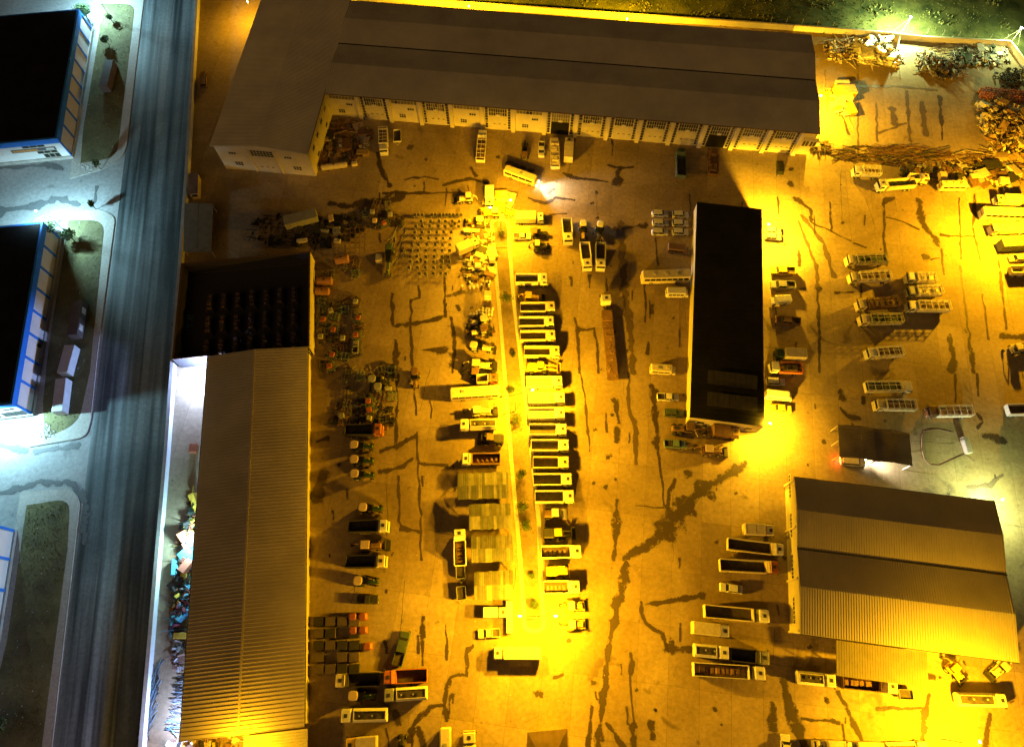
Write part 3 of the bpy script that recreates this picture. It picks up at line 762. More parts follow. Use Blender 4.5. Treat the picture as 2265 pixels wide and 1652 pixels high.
def mast(label, top, base, guys, Hm, pw):
    t = thing('floodlight_mast', label, 'floodlight mast', (base.x, base.y, 0))
    tp = G(*top, Hm) - Vector((base.x, base.y, 0))
    pm = M(); pm.tube((0, 0, 0), tp, .07, 6); pm.obj('mast_pole', W, t)
    for g in guys:
        q = g - base; gm = M(); gm.tube((q.x, q.y, 0), tp, .03, 5); gm.obj('stay', W, t)
    head(t, tp, R(-60), L_WHT, 1.5)
    light('mast_light', tp + Vector((-.5, -.9, -.6)), GWH, pw, t, wing=.3)
mast('guyed floodlight mast in the field above the bright scrap heap', (2014, 40), G(1988, 82), [G(1968, 76), G(2004, 75)], 5.0, 40000)
mast('guyed floodlight mast in the field above the tyre heap', (2259, 64), G(2228, 104), [G(2202, 98), G(2248, 118)], 5.5, 6000)
pole_lamp('white street lamp on the verge before the hall with the orange sign', G(248, 46) , 8.5, [(-3.6, 1.8)], WHT, 20000, L_WHT, 'white street lamps on the verges', wing=.1)
pole_lamp('white street lamp on the verge beside the tree at the second hall', G(156, 524), 8.5, [(-3.8, 1.6)], WHT, 20000, L_WHT, 'white street lamps on the verges', wing=.1)
wall_lamp('white floodlight on the glazed front of the hall with the orange sign', G(20, 318, 6.0), R(-85), WHT, 9000, L_WHT)
wall_lamp('white floodlight on the front of the hall beside the pale containers', G(-40, 905, 7.5), R(-85), WHT, 24000, L_WHT, wing=.5)
wall_lamp('blue-white floodlight at the far end of the long ribbed shed', G(441, 822, 3.6), R(188), LED, 22000, L_WHT, .6)
for y, pw in ((1195, 9500), (1590, 9500)):
    x = 452 + (398 - 452) * (y - 770) / 855.
    wall_lamp('white floodlight on the road side of the long ribbed shed', G(x - 3, y, 4.2), R(188), LED if y > 1300 else WHT, pw, L_WHT, .4, 'road-side floodlights of the ribbed shed')

# ================================================================ VEHICLES
# every builder: x forward, origin on the ground in the middle
def wheel_me(r, w):
    k = ('wheel', r, w)
    if k not in PROTO:
        t = M(); t.tube((0, -w / 2, 0), (0, w / 2, 0), r, 14); rm = M()
        rm.tube((0, -w / 2 - .012, 0), (0, w / 2 + .012, 0), r * .55, 10)
        PROTO[k] = (t.mesh('tyre', TYRE), rm.mesh('rim', RIM))
    return PROTO[k]
def wheels(t, xs, y, r, w):
    a, b = wheel_me(r, w)
    for x in xs:
        for s in (-1, 1):
            o = place('wheel', a, t, (x, s * (y - w / 2), r)); place('rim', b, o)
def cab(t, x1, cl, w, z0, z1, m, hatch=True, shield=None):
    """cab-over truck cab whose nose is at x1"""
    x0 = x1 - cl
    c = M(); c.soft(x0, x1 - .12, -w / 2, w / 2, z0, z1, .16); c.tap(x1 - .121, x1, -w / 2 + .06, w / 2 - .06, z0, z0 + (z1 - z0) * .52, x1 - .121, x1 - .03, -w / 2 + .08, w / 2 - .08)
    cb = c.obj('cab', m, t)
    g = M(); g.hexa([(x1 - .121, -w / 2 + .14, z0 + (z1 - z0) * .53), (x1 + .01, -w / 2 + .14, z0 + (z1 - z0) * .53), (x1 + .01, w / 2 - .14, z0 + (z1 - z0) * .53), (x1 - .121, w / 2 - .14, z0 + (z1 - z0) * .53)],
                    [(x1 - .30, -w / 2 + .2, z1 - .2), (x1 - .15, -w / 2 + .2, z1 - .14), (x1 - .15, w / 2 - .2, z1 - .14), (x1 - .30, w / 2 - .2, z1 - .2)]); g.obj('windscreen', GLASS, cb)
    for s in (-1, 1):
        g = M(); g.box(x0 + cl * .35, x1 - .3, s * w / 2 - .015, s * w / 2 + .015, z0 + (z1 - z0) * .55, z1 - .3); g.obj('side_window', GLASS, cb)
        q = M(); q.box(x1 - .25, x1 - .1, s * (w / 2 + .22) - .1, s * (w / 2 + .22) + .1, z1 - 1.0, z1 - .45); q.tube((x1 - .2, s * w / 2, z1 - .5), (x1 - .18, s * (w / 2 + .2), z1 - .5), .025, 4); q.obj('mirror', DARK, cb)
        q = M(); q.box(x1 + .001, x1 + .04, s * (w / 2 - .35) - .16, s * (w / 2 - .35) + .16, z0 + .1, z0 + .32); q.obj('headlight', HEADL, cb)
    if hatch:
        q = M(); q.box(x0 + cl * .36, x0 + cl * .36 + .62, -.33, .33, z1 + .002, z1 + .06); q.obj('roof_hatch', DARK, cb)
    b = M(); b.box(x1 - .06, x1 + .1, -w / 2 + .04, w / 2 - .04, z0 - .35, z0 - .02); b.obj('bumper', m, t)
    return cb
def frame_rails(t, x0, x1, w=.9, z0=.55, z1=.85):
    q = M(); q.box(x0, x1, -w / 2, -w / 2 + .16, z0, z1); q.box(x0, x1, w / 2 - .16, w / 2, z0, z1)
    for i in range(5):
        x = x0 + (x1 - x0) * (i + .5) / 5; q.box(x - .06, x + .06, -w / 2 + .161, w / 2 - .161, z0 + .05, z1 - .05)
    q.obj('chassis', DARK, t)
def tipper(L=8.6, cm=W, bm=None, load=None, w=2.5, canopy=True, axles=2, z1=2.55):
    bm = bm or cm
    t = root('tipper_truck'); x1 = L / 2 - .1; cl = 2.0
    frame_rails(t, -L / 2 + .3, x1 - .3)
    cab(t, x1, cl, w - .1, .95, 2.95, cm)
    bx0, bx1 = -L / 2, x1 - cl - .35; z0 = 1.15
    b = M(); b.box(bx0, bx1, -w / 2, w / 2, z0 - .12, z0)
    for s in (-1, 1):
        y = s * (w / 2 - .05); b.box(bx0, bx1, y - .05, y + .05, z0 + .001, z1)
        b.box(bx0, bx1, y - .09, y + .09, z1 + .001, z1 + .09)
        n = int((bx1 - bx0) / .62)
        for i in range(n): x = bx0 + .3 + i * (bx1 - bx0 - .6) / max(1, n - 1); b.box(x - .06, x + .06, y + s * .051 - .05, y + s * .051 + .06, z0 - .05, z1 - .04)
    b.box(bx1 - .08, bx1 - .001, -w / 2 + .101, w / 2 - .101, z0 + .001, z1 + .12); b.obj('tipper_body', bm, t)
    q = M(); q.box(bx0 - .07, bx0 - .002, -w / 2 + .05, w / 2 - .05, z0, z1 - .1); q.obj('tailgate', bm, t)
    q = M(); q.box(bx0 + .02, bx1 - .1, -w / 2 + .11, w / 2 - .11, z0 + .002, z0 + .03)
    if load:
        for i in range(5):
            xa = bx0 + .15 + i * (bx1 - bx0 - .9) / 5; q.tap(xa, xa + (bx1 - bx0) * .28, -w / 2 + .13, w / 2 - .13, z0 + .031, z0 + .55 + .35 * random.random(), xa + .5, xa + .8, -.35, .35)
    q.obj('bed_floor', load or BED, t)
    if canopy:
        q = M(); q.hexa([(bx1, -w / 2 + .05, z1 + .02), (bx1 + .75, -w / 2 + .12, z1 + .40), (bx1 + .75, w / 2 - .12, z1 + .40), (bx1, w / 2 - .05, z1 + .02)], [(bx1, -w / 2 + .05, z1 + .1), (bx1 + .75, -w / 2 + .12, z1 + .47), (bx1 + .75, w / 2 - .12, z1 + .47), (bx1, w / 2 - .05, z1 + .1)]); q.obj('headboard', bm, t)
    wheels(t, [x1 - 1.1], w / 2, .5, .3); wheels(t, [-L / 2 + 1.1, -L / 2 + 2.35][:axles], w / 2, .5, .5)
    for s in (-1, 1):
        q = M(); q.tube((x1 - cl - 1.6, s * .85, .75), (x1 - cl - .5, s * .85, .75), .3, 8); q.obj('fuel_tank', STEEL, t)
    return t
def cage_truck(L=8.0, cm=W, inner=TARP_B, side=W, w=2.4, hoops=5, high=3.0, bonnet=False):
    t = root('cage_truck'); x1 = L / 2 - .1; cl = 1.9
    frame_rails(t, -L / 2 + .3, x1 - .3, w=.85)
    if bonnet:
        q = M(); q.soft(x1 - 1.3, x1, -w / 2 + .2, w / 2 - .2, .8, 1.9, .2); q.obj('bonnet', cm, t)
        cab(t, x1 - 1.25, cl, w - .1, .85, 2.75, cm, False)
    else: cab(t, x1, cl, w - .1, .85, 2.75, cm, False)
    bx0, bx1 = -L / 2, x1 - cl - (1.5 if bonnet else .3); z0 = 1.05; zt = high
    b = M(); b.box(bx0, bx1, -w / 2, w / 2, z0 - .12, z0); b.obj('bed_floor', BED, t)
    for s in (-1, 1):
        y = s * (w / 2 - .04); b = M(); b.box(bx0, bx1, y - .03, y + .03, z0 + .001, z0 + .95); b.obj('side_board', side, t)
    fr = M()
    for i in range(hoops + 1):
        x = bx0 + .06 + i * (bx1 - bx0 - .12) / hoops
        for s in (-1, 1): fr.box(x - .05, x + .05, s * (w / 2 - .04) - .05, s * (w / 2 - .04) + .05, z0, zt)
        fr.box(x - .045, x + .045, -w / 2 + .091, w / 2 - .091, zt - .09, zt)
    for y in (-w / 2 + .04, 0, w / 2 - .04): fr.box(bx0 + .02, bx1 - .02, y - .04, y + .04, zt + .001, zt + .07)
    for s in (-1, 1):
        for z in (z0 + 1.25, z0 + 1.6): fr.box(bx0, bx1, s * (w / 2 - .04) - .035, s * (w / 2 - .04) + .035, z, z + .07)
    fr.obj('cage_frame', side, t)
    q = M(); q.box(bx0 + .1, bx1 - .1, -w / 2 + .1, w / 2 - .1, z0 + .01, z0 + .75)
    for i in range(6):
        xa = bx0 + .2 + random.random() * (bx1 - bx0 - 1.4); q.tap(xa, xa + 1.1, -w / 2 + .2, w / 2 - .2, z0 + .751, z0 + .95 + random.random() * .3, xa + .2, xa + .8, -.6, .5)
    q.obj('cargo', inner, t)
    q = M(); q.box(bx0 - .07, bx0 - .002, -w / 2 + .03, w / 2 - .03, z0, z0 + 1.1); q.obj('tailgate', side, t)
    q = M(); q.box(bx1 + .002, bx1 + .07, -w / 2 + .05, w / 2 - .05, z0, zt - .1); q.obj('headboard', side, t)
    wheels(t, [x1 - (2.2 if bonnet else 1.0)], w / 2, .46, .28); wheels(t, [-L / 2 + 1.5], w / 2, .46, .46)
    return t
def box_truck(L=7.5, cm=W, bm=W, w=2.4, zt=3.1, ribs=False):
    t = root('box_truck'); x1 = L / 2 - .1; cl = 1.8
    frame_rails(t, -L / 2 + .3, x1 - .3, w=.85); cab(t, x1, cl, w - .15, .8, 2.6, cm)
    bx0, bx1 = -L / 2, x1 - cl - .2
    b = M(); b.soft(bx0, bx1, -w / 2, w / 2, .95, zt, .1)
    bo = b.obj('cargo_box', bm, t)
    q = M()
    n = int((bx1 - bx0) / (.45 if ribs else 1.3))
    for i in range(n): x = bx0 + .25 + i * (bx1 - bx0 - .5) / max(1, n - 1); q.box(x - .03, x + .03, -w / 2 + .15, w / 2 - .15, zt + .002, zt + .04)
    q.obj('roof_ribs', bm, bo)
    q = M(); q.box(bx0 - .03, bx0 - .002, -w / 2 + .1, -.02, 1.1, zt - .2); q.box(bx0 - .03, bx0 - .002, .02, w / 2 - .1, 1.1, zt - .2); q.obj('rear_doors', bm, t)
    wheels(t, [x1 - 1.0], w / 2, .45, .28); wheels(t, [-L / 2 + 1.4], w / 2, .45, .46)
    return t
def tanker(L=8.5, cm=W, bm=W, w=2.45, zt=2.75):
    t = root('tanker_truck'); x1 = L / 2 - .1; cl = 2.0
    frame_rails(t, -L / 2 + .3, x1 - .3); cab(t, x1, cl, w - .1, .9, 2.85, cm)
    bx0, bx1 = -L / 2 + .1, x1 - cl - .3
    b = M(); b.hexa([(bx0, -w / 2 + .3, 1.0), (bx1, -w / 2 + .3, 1.0), (bx1, w / 2 - .3, 1.0), (bx0, w / 2 - .3, 1.0)], [(bx0, -w / 2, 1.5), (bx1, -w / 2, 1.5), (bx1, w / 2, 1.5), (bx0, w / 2, 1.5)])
    b.hexa([(bx0, -w / 2, 1.5), (bx1, -w / 2, 1.5), (bx1, w / 2, 1.5), (bx0, w / 2, 1.5)], [(bx0, -w / 2, 2.3), (bx1, -w / 2, 2.3), (bx1, w / 2, 2.3), (bx0, w / 2, 2.3)])
    b.hexa([(bx0, -w / 2, 2.3), (bx1, -w / 2, 2.3), (bx1, w / 2, 2.3), (bx0, w / 2, 2.3)], [(bx0 + .06, -w / 2 + .4, zt), (bx1 - .06, -w / 2 + .4, zt), (bx1 - .06, w / 2 - .4, zt), (bx0 + .06, w / 2 - .4, zt)])
    tk = b.obj('tank', bm, t)
    q = M(); q.box(bx0 + .25, bx1 - .25, -w / 2 + .5, w / 2 - .5, zt + .002, zt + .02); q.obj('walkway', BED, tk)
    q = M()
    for s in (-1, 1): q.box(bx0 + .2, bx1 - .2, s * (w / 2 - .46) - .04, s * (w / 2 - .46) + .04, zt + .003, zt + .2)
    for x in (bx0 + .2, bx1 - .28): q.box(x, x + .08, -w / 2 + .52, w / 2 - .52, zt + .003, zt + .2)
    q.obj('coaming', bm, tk)
    for f in (.3, .68):
        x = bx0 + (bx1 - bx0) * f; q = M(); q.tube((x, 0, zt + .021), (x, 0, zt + .2), .34, 10); q.obj('manhole', DARK, tk)
        q = M(); q.tube((x + .8, .1, zt + .021), (x + .8, .1, zt + .16), .18, 8); q.obj('vent_cap', STEEL, tk)
    wheels(t, [x1 - 1.1], w / 2, .5, .3); wheels(t, [-L / 2 + 1.2, -L / 2 + 2.45], w / 2, .5, .5)
    return t
def semi(L=14.0, cm=W, bm=BRN, load=None, w=2.5, flat=False, gap=1.0):
    t = root('semi_trailer_truck'); x1 = L / 2 - .1; cl = 2.1
    frame_rails(t, x1 - 6.0, x1 - .3); cab(t, x1, cl, w - .08, .95, 3.05, cm)
    bx0, bx1 = -L / 2, x1 - cl - gap; z0 = 1.3; zt = z0 + (.12 if flat else 1.5)
    b = M(); b.box(bx0, bx1, -w / 2, w / 2, z0 - .2, z0)
    if not flat:
        for s in (-1, 1):
            y = s * (w / 2 - .06); b.box(bx0, bx1, y - .06, y + .06, z0 + .001, zt)
            n = int((bx1 - bx0) / .8)
            for i in range(n): x = bx0 + .3 + i * (bx1 - bx0 - .6) / (n - 1); b.box(x - .05, x + .05, y + s * .061 - .03, y + s * .061 + .03, z0, zt - .05)
        for x in (bx0, bx1 - .1): b.box(x, x + .1, -w / 2 + .121, w / 2 - .121, z0 + .001, zt + .05)
    else:
        b.box(bx1 - 2.9, bx1, -w / 2 + .02, w / 2 - .02, z0 + .001, z0 + .45)
        for i in range(9): x = bx0 + .3 + i * (bx1 - bx0 - 3.6) / 8; b.box(x, x + .28, -w / 2 + .1, w / 2 - .1, z0 + .001, z0 + .1)
    b.obj('trailer', bm, t)
    q = M()
    if not flat:
        q.box(bx0 + .12, bx1 - .12, -w / 2 + .13, w / 2 - .13, z0 + .003, z0 + .04)
        if load:
            for i in range(9):
                xa = bx0 + .3 + i * (bx1 - bx0 - 2) / 9; q.tap(xa, xa + 1.4, -w / 2 + .2, w / 2 - .2, z0 + .041, z0 + .4 + .5 * random.random(), xa + .3, xa + .9, -.5, .4)
    else:
        for i in range(22): x = bx0 + .5 + random.random() * (bx1 - bx0 - 4); y = random.uniform(-1, .8); q.box(x, x + .3, y, y + .3, z0 + .11, z0 + .2)
    q.obj('trailer_bed', load or BED, t)
    wheels(t, [x1 - 1.2, x1 - 4.4], w / 2, .5, .4); wheels(t, [bx0 + 1.2, bx0 + 2.4, bx0 + 3.6], w / 2, .5, .45)
    q = M(); q.box(x1 - 5.2, x1 - 3.4, -.5, .5, .851, 1.09); q.obj('fifth_wheel', DARK, t)
    return t
def bus(L=11.5, m=CREAM, w=2.5, H=3.1, name='bus', nose=0.0, win=6, hatch=3):
    t = root(name); x0, x1 = -L / 2, L / 2
    b = M(); b.soft(x0, x1 - nose, -w / 2, w / 2, .45, H, .22)
    if nose: b.tap(x1 - nose, x1, -w / 2 + .05, w / 2 - .05, .45, H * .52, x1 - nose, x1 - .12, -w / 2 + .12, w / 2 - .12)
    bo = b.obj('body', m, t)
    xw = x1 - nose
    g = M(); zb = H * .55; g.hexa([(xw - .05, -w / 2 + .2, zb), (xw + .02, -w / 2 + .2, zb), (xw + .02, w / 2 - .2, zb), (xw - .05, w / 2 - .2, zb)], [(xw - .32, -w / 2 + .3, H - .2), (xw - .08, -w / 2 + .3, H - .26), (xw - .08, w / 2 - .3, H - .26), (xw - .32, w / 2 - .3, H - .2)]); g.obj('windscreen', GLASS, bo)
    for s in (-1, 1):
        for i in range(win):
            a = x0 + .5 + i * (L - nose - 1.0) / win; g = M(); g.box(a, a + (L - nose - 1.0) / win - .12, s * w / 2 - .012, s * w / 2 + .012, H * .56, H - .42); g.obj('side_window', GLASS, bo)
        q = M(); q.box(x1 - .03, x1 + .025, s * (w / 2 - .4) - .15, s * (w / 2 - .4) + .15, .65, .85); q.obj('headlight', HEADL, bo)
    g = M(); g.box(x0 - .012, x0 + .012, -w / 2 + .35, w / 2 - .35, H * .6, H - .35); g.obj('rear_window', GLASS, bo)
    for i in range(hatch):
        x = x0 + L * (i + 1) / (hatch + 1); q = M(); q.soft(x - .4, x + .4, -.35, .35, H + .002, H + .1, .03); q.obj('roof_hatch', m if i else GREY, bo)
    r = .48 if H > 2.6 else .36
    wheels(t, [x0 + L * .24, x1 - L * .2], w / 2 + .01, r, .28)
    return t
def car(L=4.4, m=W, w=1.75, H=1.45, kind='sedan', name='car'):
    t = root(name); x0, x1 = -L / 2, L / 2
    b = M(); b.soft(x0, x1, -w / 2, w / 2, .25, .86, .14)
    bo = b.obj('body', m, t)
    a, c = {'sedan': (x0 + .75, x1 - 1.15), 'hatch': (x0 + .15, x1 - 1.1), 'suv': (x0 + .1, x1 - 1.25), 'pickup': (x0 + L * .36, x1 - 1.2)}[kind]
    r0, r1 = (a + (.5 if kind == 'sedan' else .22), c - .55)
    g = M(); g.tap(a, c, -w / 2 + .06, w / 2 - .06, .861, H - .06, r0 - .05, r1 + .05, -w / 2 + .2, w / 2 - .2); g.obj('glasshouse', GLASS, bo)
    q = M(); q.soft(r0 - .03, r1 + .03, -w / 2 + .18, w / 2 - .18, H - .059, H, .025); q.obj('roof', m, bo)
    for f in (0.0, .5, 1.0):
        p = M()
        for s in (-1, 1):
            xa = a + (c - a) * (.02 + .96 * f); xb = r0 + (r1 - r0) * f; p.tube((xa, s * (w / 2 - .07), .86), (xb, s * (w / 2 - .2), H - .03), .04, 5)
        p.obj('pillar', m, bo)
    if kind == 'pickup':
        q = M(); q.box(x0 + .12, a - .08, -w / 2 + .14, w / 2 - .14, .861, .87); q.obj('bed_floor', BED, bo)
        q = M()
        for s in (-1, 1): q.box(x0 + .04, a - .02, s * (w / 2 - .08) - .05, s * (w / 2 - .08) + .05, .861, 1.15)
        q.box(x0 + .02, x0 + .1, -w / 2 + .131, w / 2 - .131, .861, 1.15); q.obj('bed_sides', m, bo)
    for s in (-1, 1):
        q = M(); q.box(x1 - .05, x1 + .015, s * (w / 2 - .32) - .16, s * (w / 2 - .32) + .16, .58, .74); q.obj('headlight', HEADL, bo)
        q = M(); q.box(x0 - .015, x0 + .03, s * (w / 2 - .28) - .14, s * (w / 2 - .28) + .14, .6, .76); q.obj('tail_light', RED, bo)
        q = M(); q.box(c - .35, c - .2, s * (w / 2 + .08) - .07, s * (w / 2 + .08) + .07, .86, .98); q.obj('mirror', m, bo)
    wheels(t, [x0 + .85, x1 - .85], w / 2 + .02, .32, .22)
    return t
def tractor(L=4.2, m=DGN, top=TAN, loader=False):
    t = root('tractor'); x0, x1 = -L / 2, L / 2
    q = M(); q.soft(0, x1 - .1, -.42, .42, .7, 1.55, .14); h = q.obj('bonnet', m, t)
    q = M(); q.tube((x1 - 1.0, .2, 1.551), (x1 - 1.0, .2, 2.3), .07, 8); q.obj('exhaust', STEEL, h)
    q = M(); q.box(x1 - .099, x1 - .05, -.36, .36, .8, 1.4); q.obj('grille', DARK, h)
    q = M(); q.box(x0 + .4, .4, -.35, .35, .55, .95); q.obj('transmission', DARK, t)
    q = M()
    for x in (x0 + .45, .15):
        for s in (-1, 1): q.box(x - .05, x + .05, s * .68 - .05, s * .68 + .05, .95, 2.5)
    q.obj('cab_posts', DARK, t)
    q = M(); n = 12
    rg = lambda k, z, e: [((x0 + .32) + (math.copysign(abs(math.cos(a)) ** .6, math.cos(a))) * (.95 - e), math.copysign(abs(math.sin(a)) ** .6, math.sin(a)) * (.92 - e), z) for a in [2 * math.pi * j / n for j in range(n)]]
    q.hexa(rg(0, 2.5, 0), rg(0, 2.62, 0)); q.hexa(rg(0, 2.62, 0), rg(0, 2.7, .2)); q.obj('cab_roof', top, t)
    q = M(); q.box(x0 + .48, .1, -.62, .62, 1.3, 2.3); q.obj('cab_glass', GLASS, t)
    for s in (-1, 1):
        q = M(); q.box(x0 - .1, x0 + 1.1, s * .82 - .2, s * .82 + .2, 1.52, 1.6); q.obj('mudguard', m, t)
    wheels(t, [x0 + .75], 1.05, .74, .42); wheels(t, [x1 - .6], .85, .44, .28)
    if loader:
        q = M()
        for s in (-1, 1): q.tube((.2, s * .6, 1.5), (x1 + .6, s * .6, .7), .08, 6)
        q.obj('loader_arms', m, t)
        q = M(); q.box(x1 + .55, x1 + .62, -1.05, 1.05, .15, .9); q.box(x1 + .62, x1 + 1.2, -1.05, 1.05, .12, .2)
        for s in (-1, 1): q.box(x1 + .62, x1 + 1.1, s * 1.0 - .03, s * 1.0 + .03, .2, .8)
        q.obj('bucket', DARK, t)
    return t
def backhoe(L=7.0, m=YEL, top=None):
    t = root('backhoe_loader'); x0, x1 = -L / 2, L / 2; k = L / 7.0
    q = M(); q.soft(.1 * k, x1 - 1.5 * k, -.5, .5, .7, 1.75, .14); h = q.obj('bonnet', m, t)
    q = M(); q.tube((1.2 * k, .25, 1.751), (1.2 * k, .25, 2.4), .07, 8); q.obj('exhaust', DARK, h)
    q = M(); q.soft(-1.4 * k, .15 * k, -.85, .85, 2.55, 2.75, .08); q.obj('cab_roof', top or m, t)
    q = M(); q.box(-1.3 * k, .05 * k, -.75, .75, 1.5, 2.54); q.obj('cab_glass', GLASS, t)
    q = M(); q.box(-1.45 * k, .05 * k, -.8, .8, .75, 1.5); q.obj('cab_base', m, t)
    q = M()
    for s in (-1, 1): q.tube((0, s * .75, 1.4), (x1 - .9 * k, s * .75, .75), .1, 6)
    q.tube((x1 - 1.6 * k, -.7, 1.0), (x1 - 1.6 * k, .7, 1.0), .08, 6); q.obj('loader_arms', m, t)
    q = M(); q.box(x1 - .9 * k, x1 - .82 * k, -1.15, 1.15, .2, 1.1); q.box(x1 - .82 * k, x1, -1.15, 1.15, .15, .25)
    for s in (-1, 1): q.box(x1 - .82 * k, x1 - .15, s * 1.1 - .04, s * 1.1 + .04, .25, .95)
    q.obj('bucket', DARK, t)
    q = M(); q.box(-1.75 * k, -1.5 * k, -.9, .9, .6, 1.1); q.tube((-1.7 * k, 0, 1.0), (-2.1 * k, .2, 2.6), .14, 6); q.tube((-2.1 * k, .2, 2.6), (x0 + .6 * k, .3, 1.9), .11, 6); q.tube((x0 + .6 * k, .3, 1.9), (x0 + .35 * k, .3, .6), .09, 6); q.obj('digging_arm', m, t)
    q = M(); q.tap(x0, x0 + .5 * k, 0, .6, .1, .65, x0 + .1, x0 + .5 * k, .02, .58); q.obj('digging_bucket', DARK, t)
    for s in (-1, 1):
        q = M(); q.box(-1.7 * k, -.2 * k, s * .95 - .22, s * .95 + .22, 1.44, 1.52); q.obj('mudguard', m, t)
    wheels(t, [-.95 * k], 1.2, .70, .45); wheels(t, [x1 - 2.0 * k], 1.05, .48, .32)
    return t
def grader(L=8.0, m=YEL, top=None):
    t = root('motor_grader'); x0, x1 = -L / 2, L / 2
    q = M(); q.soft(x0, x0 + 2.8, -.6, .6, .8, 1.9, .15); h = q.obj('engine_cover', m, t)
    q = M(); q.box(x0 + .5, x0 + 1.6, -.4, .4, 1.902, 1.96); q.obj('grille', DARK, h)
    q = M(); q.tube((x0 + 2.0, .3, 1.9), (x0 + 2.0, .3, 2.7), .08, 8); q.obj('exhaust', DARK, h)
    q = M(); q.soft(x0 + 2.9, x0 + 4.5, -.8, .8, 2.85, 3.05, .08); q.obj('cab_roof', top or m, t)
    q = M(); q.box(x0 + 3.0, x0 + 4.4, -.7, .7, 1.5, 2.84); q.obj('cab_glass', GLASS, t)
    q = M(); q.box(x0 + 2.85, x0 + 4.4, -.72, .72, .9, 1.5); q.obj('cab_base', m, t)
    q = M(); q.tube((x0 + 4.3, 0, 1.5), (x1 - .7, 0, 1.7), .16, 6); q.tube((x1 - .7, 0, 1.7), (x1 - .5, 0, .7), .14, 6); q.tube((x0 + 4.6, .5, 1.4), (x1 - 2, .4, .8), .08, 6); q.tube((x0 + 4.6, -.5, 1.4), (x1 - 2, -.4, .8), .08, 6); q.obj('front_boom', m, t)
    q = M(); q.rbox((x1 - 2.6, 0, .5), (.1, 3.2, .6), R(20)); q.obj('blade', STEEL, t)
    wheels(t, [x0 + .7, x0 + 2.1], 1.2, .62, .42); wheels(t, [x1 - .55], 1.1, .62, .38)
    q = M(); q.box(x1 - .1, x1, -1.1, 1.1, .4, 1.1); q.obj('front_plate', DARK, t)
    return t
def loader_big(L=7.0, m=YEL, top=None):
    t = root('wheel_loader'); x0, x1 = -L / 2, L / 2
    q = M(); q.soft(x0, x0 + 2.4, -1.0, 1.0, .9, 2.1, .2); q.obj('engine_cover', m, t)
    q = M(); q.soft(x0 + 2.3, x0 + 3.9, -.8, .8, 3.0, 3.2, .1); q.obj('cab_roof', top or m, t)
    q = M(); q.box(x0 + 2.45, x0 + 3.8, -.7, .7, 1.6, 2.99); q.obj('cab_glass', GLASS, t)
    q = M(); q.box(x0 + 2.4, x0 + 4.4, -.75, .75, .8, 1.6); q.obj('front_frame', m, t)
    q = M()
    for s in (-1, 1): q.tube((x0 + 4.2, s * .5, 1.7), (x1 - .9, s * .5, .7), .14, 6)
    q.obj('lift_arms', m, t)
    q = M(); q.box(x1 - 1.0, x1 - .9, -1.35, 1.35, .2, 1.3); q.box(x1 - .9, x1, -1.35, 1.35, .15, .27)
    for s in (-1, 1): q.box(x1 - .9, x1 - .1, s * 1.3 - .04, s * 1.3 + .04, .27, 1.1)
    q.obj('bucket', m, t)
    wheels(t, [x0 + 1.0, x0 + 4.0], 1.3, .75, .55)
    return t
def flat_trailer(L=4.5, m=GREY, bm=BED, w=2.1, rails=True):
    t = root('flat_trailer'); x0, x1 = -L / 2, L / 2 - .8
    q = M(); q.box(x0, x1, -w / 2, w / 2, .75, .88); q.obj('deck', bm, t)
    if rails:
        q = M()
        for s in (-1, 1): q.box(x0, x1, s * (w / 2 - .04) - .04, s * (w / 2 - .04) + .04, .881, 1.35)
        for x in (x0, x1 - .08): q.box(x, x + .08, -w / 2 + .081, w / 2 - .081, .881, 1.35)
        q.obj('side_rails', m, t)
    q = M(); q.tube((x1, -.6, .78), (x1 + .8, 0, .6), .05, 6); q.tube((x1, .6, .78), (x1 + .8, 0, .6), .05, 6); q.obj('drawbar', m, t)
    wheels(t, [x0 + L * .35], w / 2, .38, .24)
    return t
def roller(L=5.0, m=YEL, top=None):
    t = root('road_roller'); x0, x1 = -L / 2, L / 2
    q = M(); q.tube((x1 - .75, -1.05, .75), (x1 - .75, 1.05, .75), .75, 18); q.obj('drum', STEEL, t)
    q = M()
    for s in (-1, 1): q.box(x1 - 1.5, x1, s * 1.15 - .08, s * 1.15 + .08, .6, .9)
    q.box(x1 - 1.75, x1 - 1.5, -1.23, 1.23, .6, .95); q.obj('drum_frame', m, t)
    q = M(); q.soft(x0, x0 + 1.9, -.8, .8, .8, 1.8, .15); q.obj('engine_cover', m, t)
    q = M(); q.soft(x0 + 1.6, x0 + 3.1, -.85, .85, 2.6, 2.75, .08); q.obj('canopy', top or m, t)
    q = M()
    for x in (x0 + 1.7, x0 + 3.0):
        for s in (-1, 1): q.box(x - .04, x + .04, s * .75 - .04, s * .75 + .04, 1.0, 2.59)
    q.box(x0 + 1.8, x0 + 3.2, -.7, .7, .7, 1.1); q.obj('platform', DARK, t)
    wheels(t, [x0 + .85], 1.1, .7, .45)
    return t
BUILD = dict(tip=tipper, cage=cage_truck, box=box_truck, tank=tanker, semi=semi, bus=bus, car=car, trac=tractor, hoe=backhoe, grad=grader, load=loader_big, trail=flat_trailer, roll=roller)
CATS = dict(tip='truck', cage='truck', box='truck', tank='tanker truck', semi='truck', bus='bus', car='car', trac='tractor', hoe='backhoe loader', grad='grader', load='wheel loader', trail='trailer', roll='road roller')
MN = {}
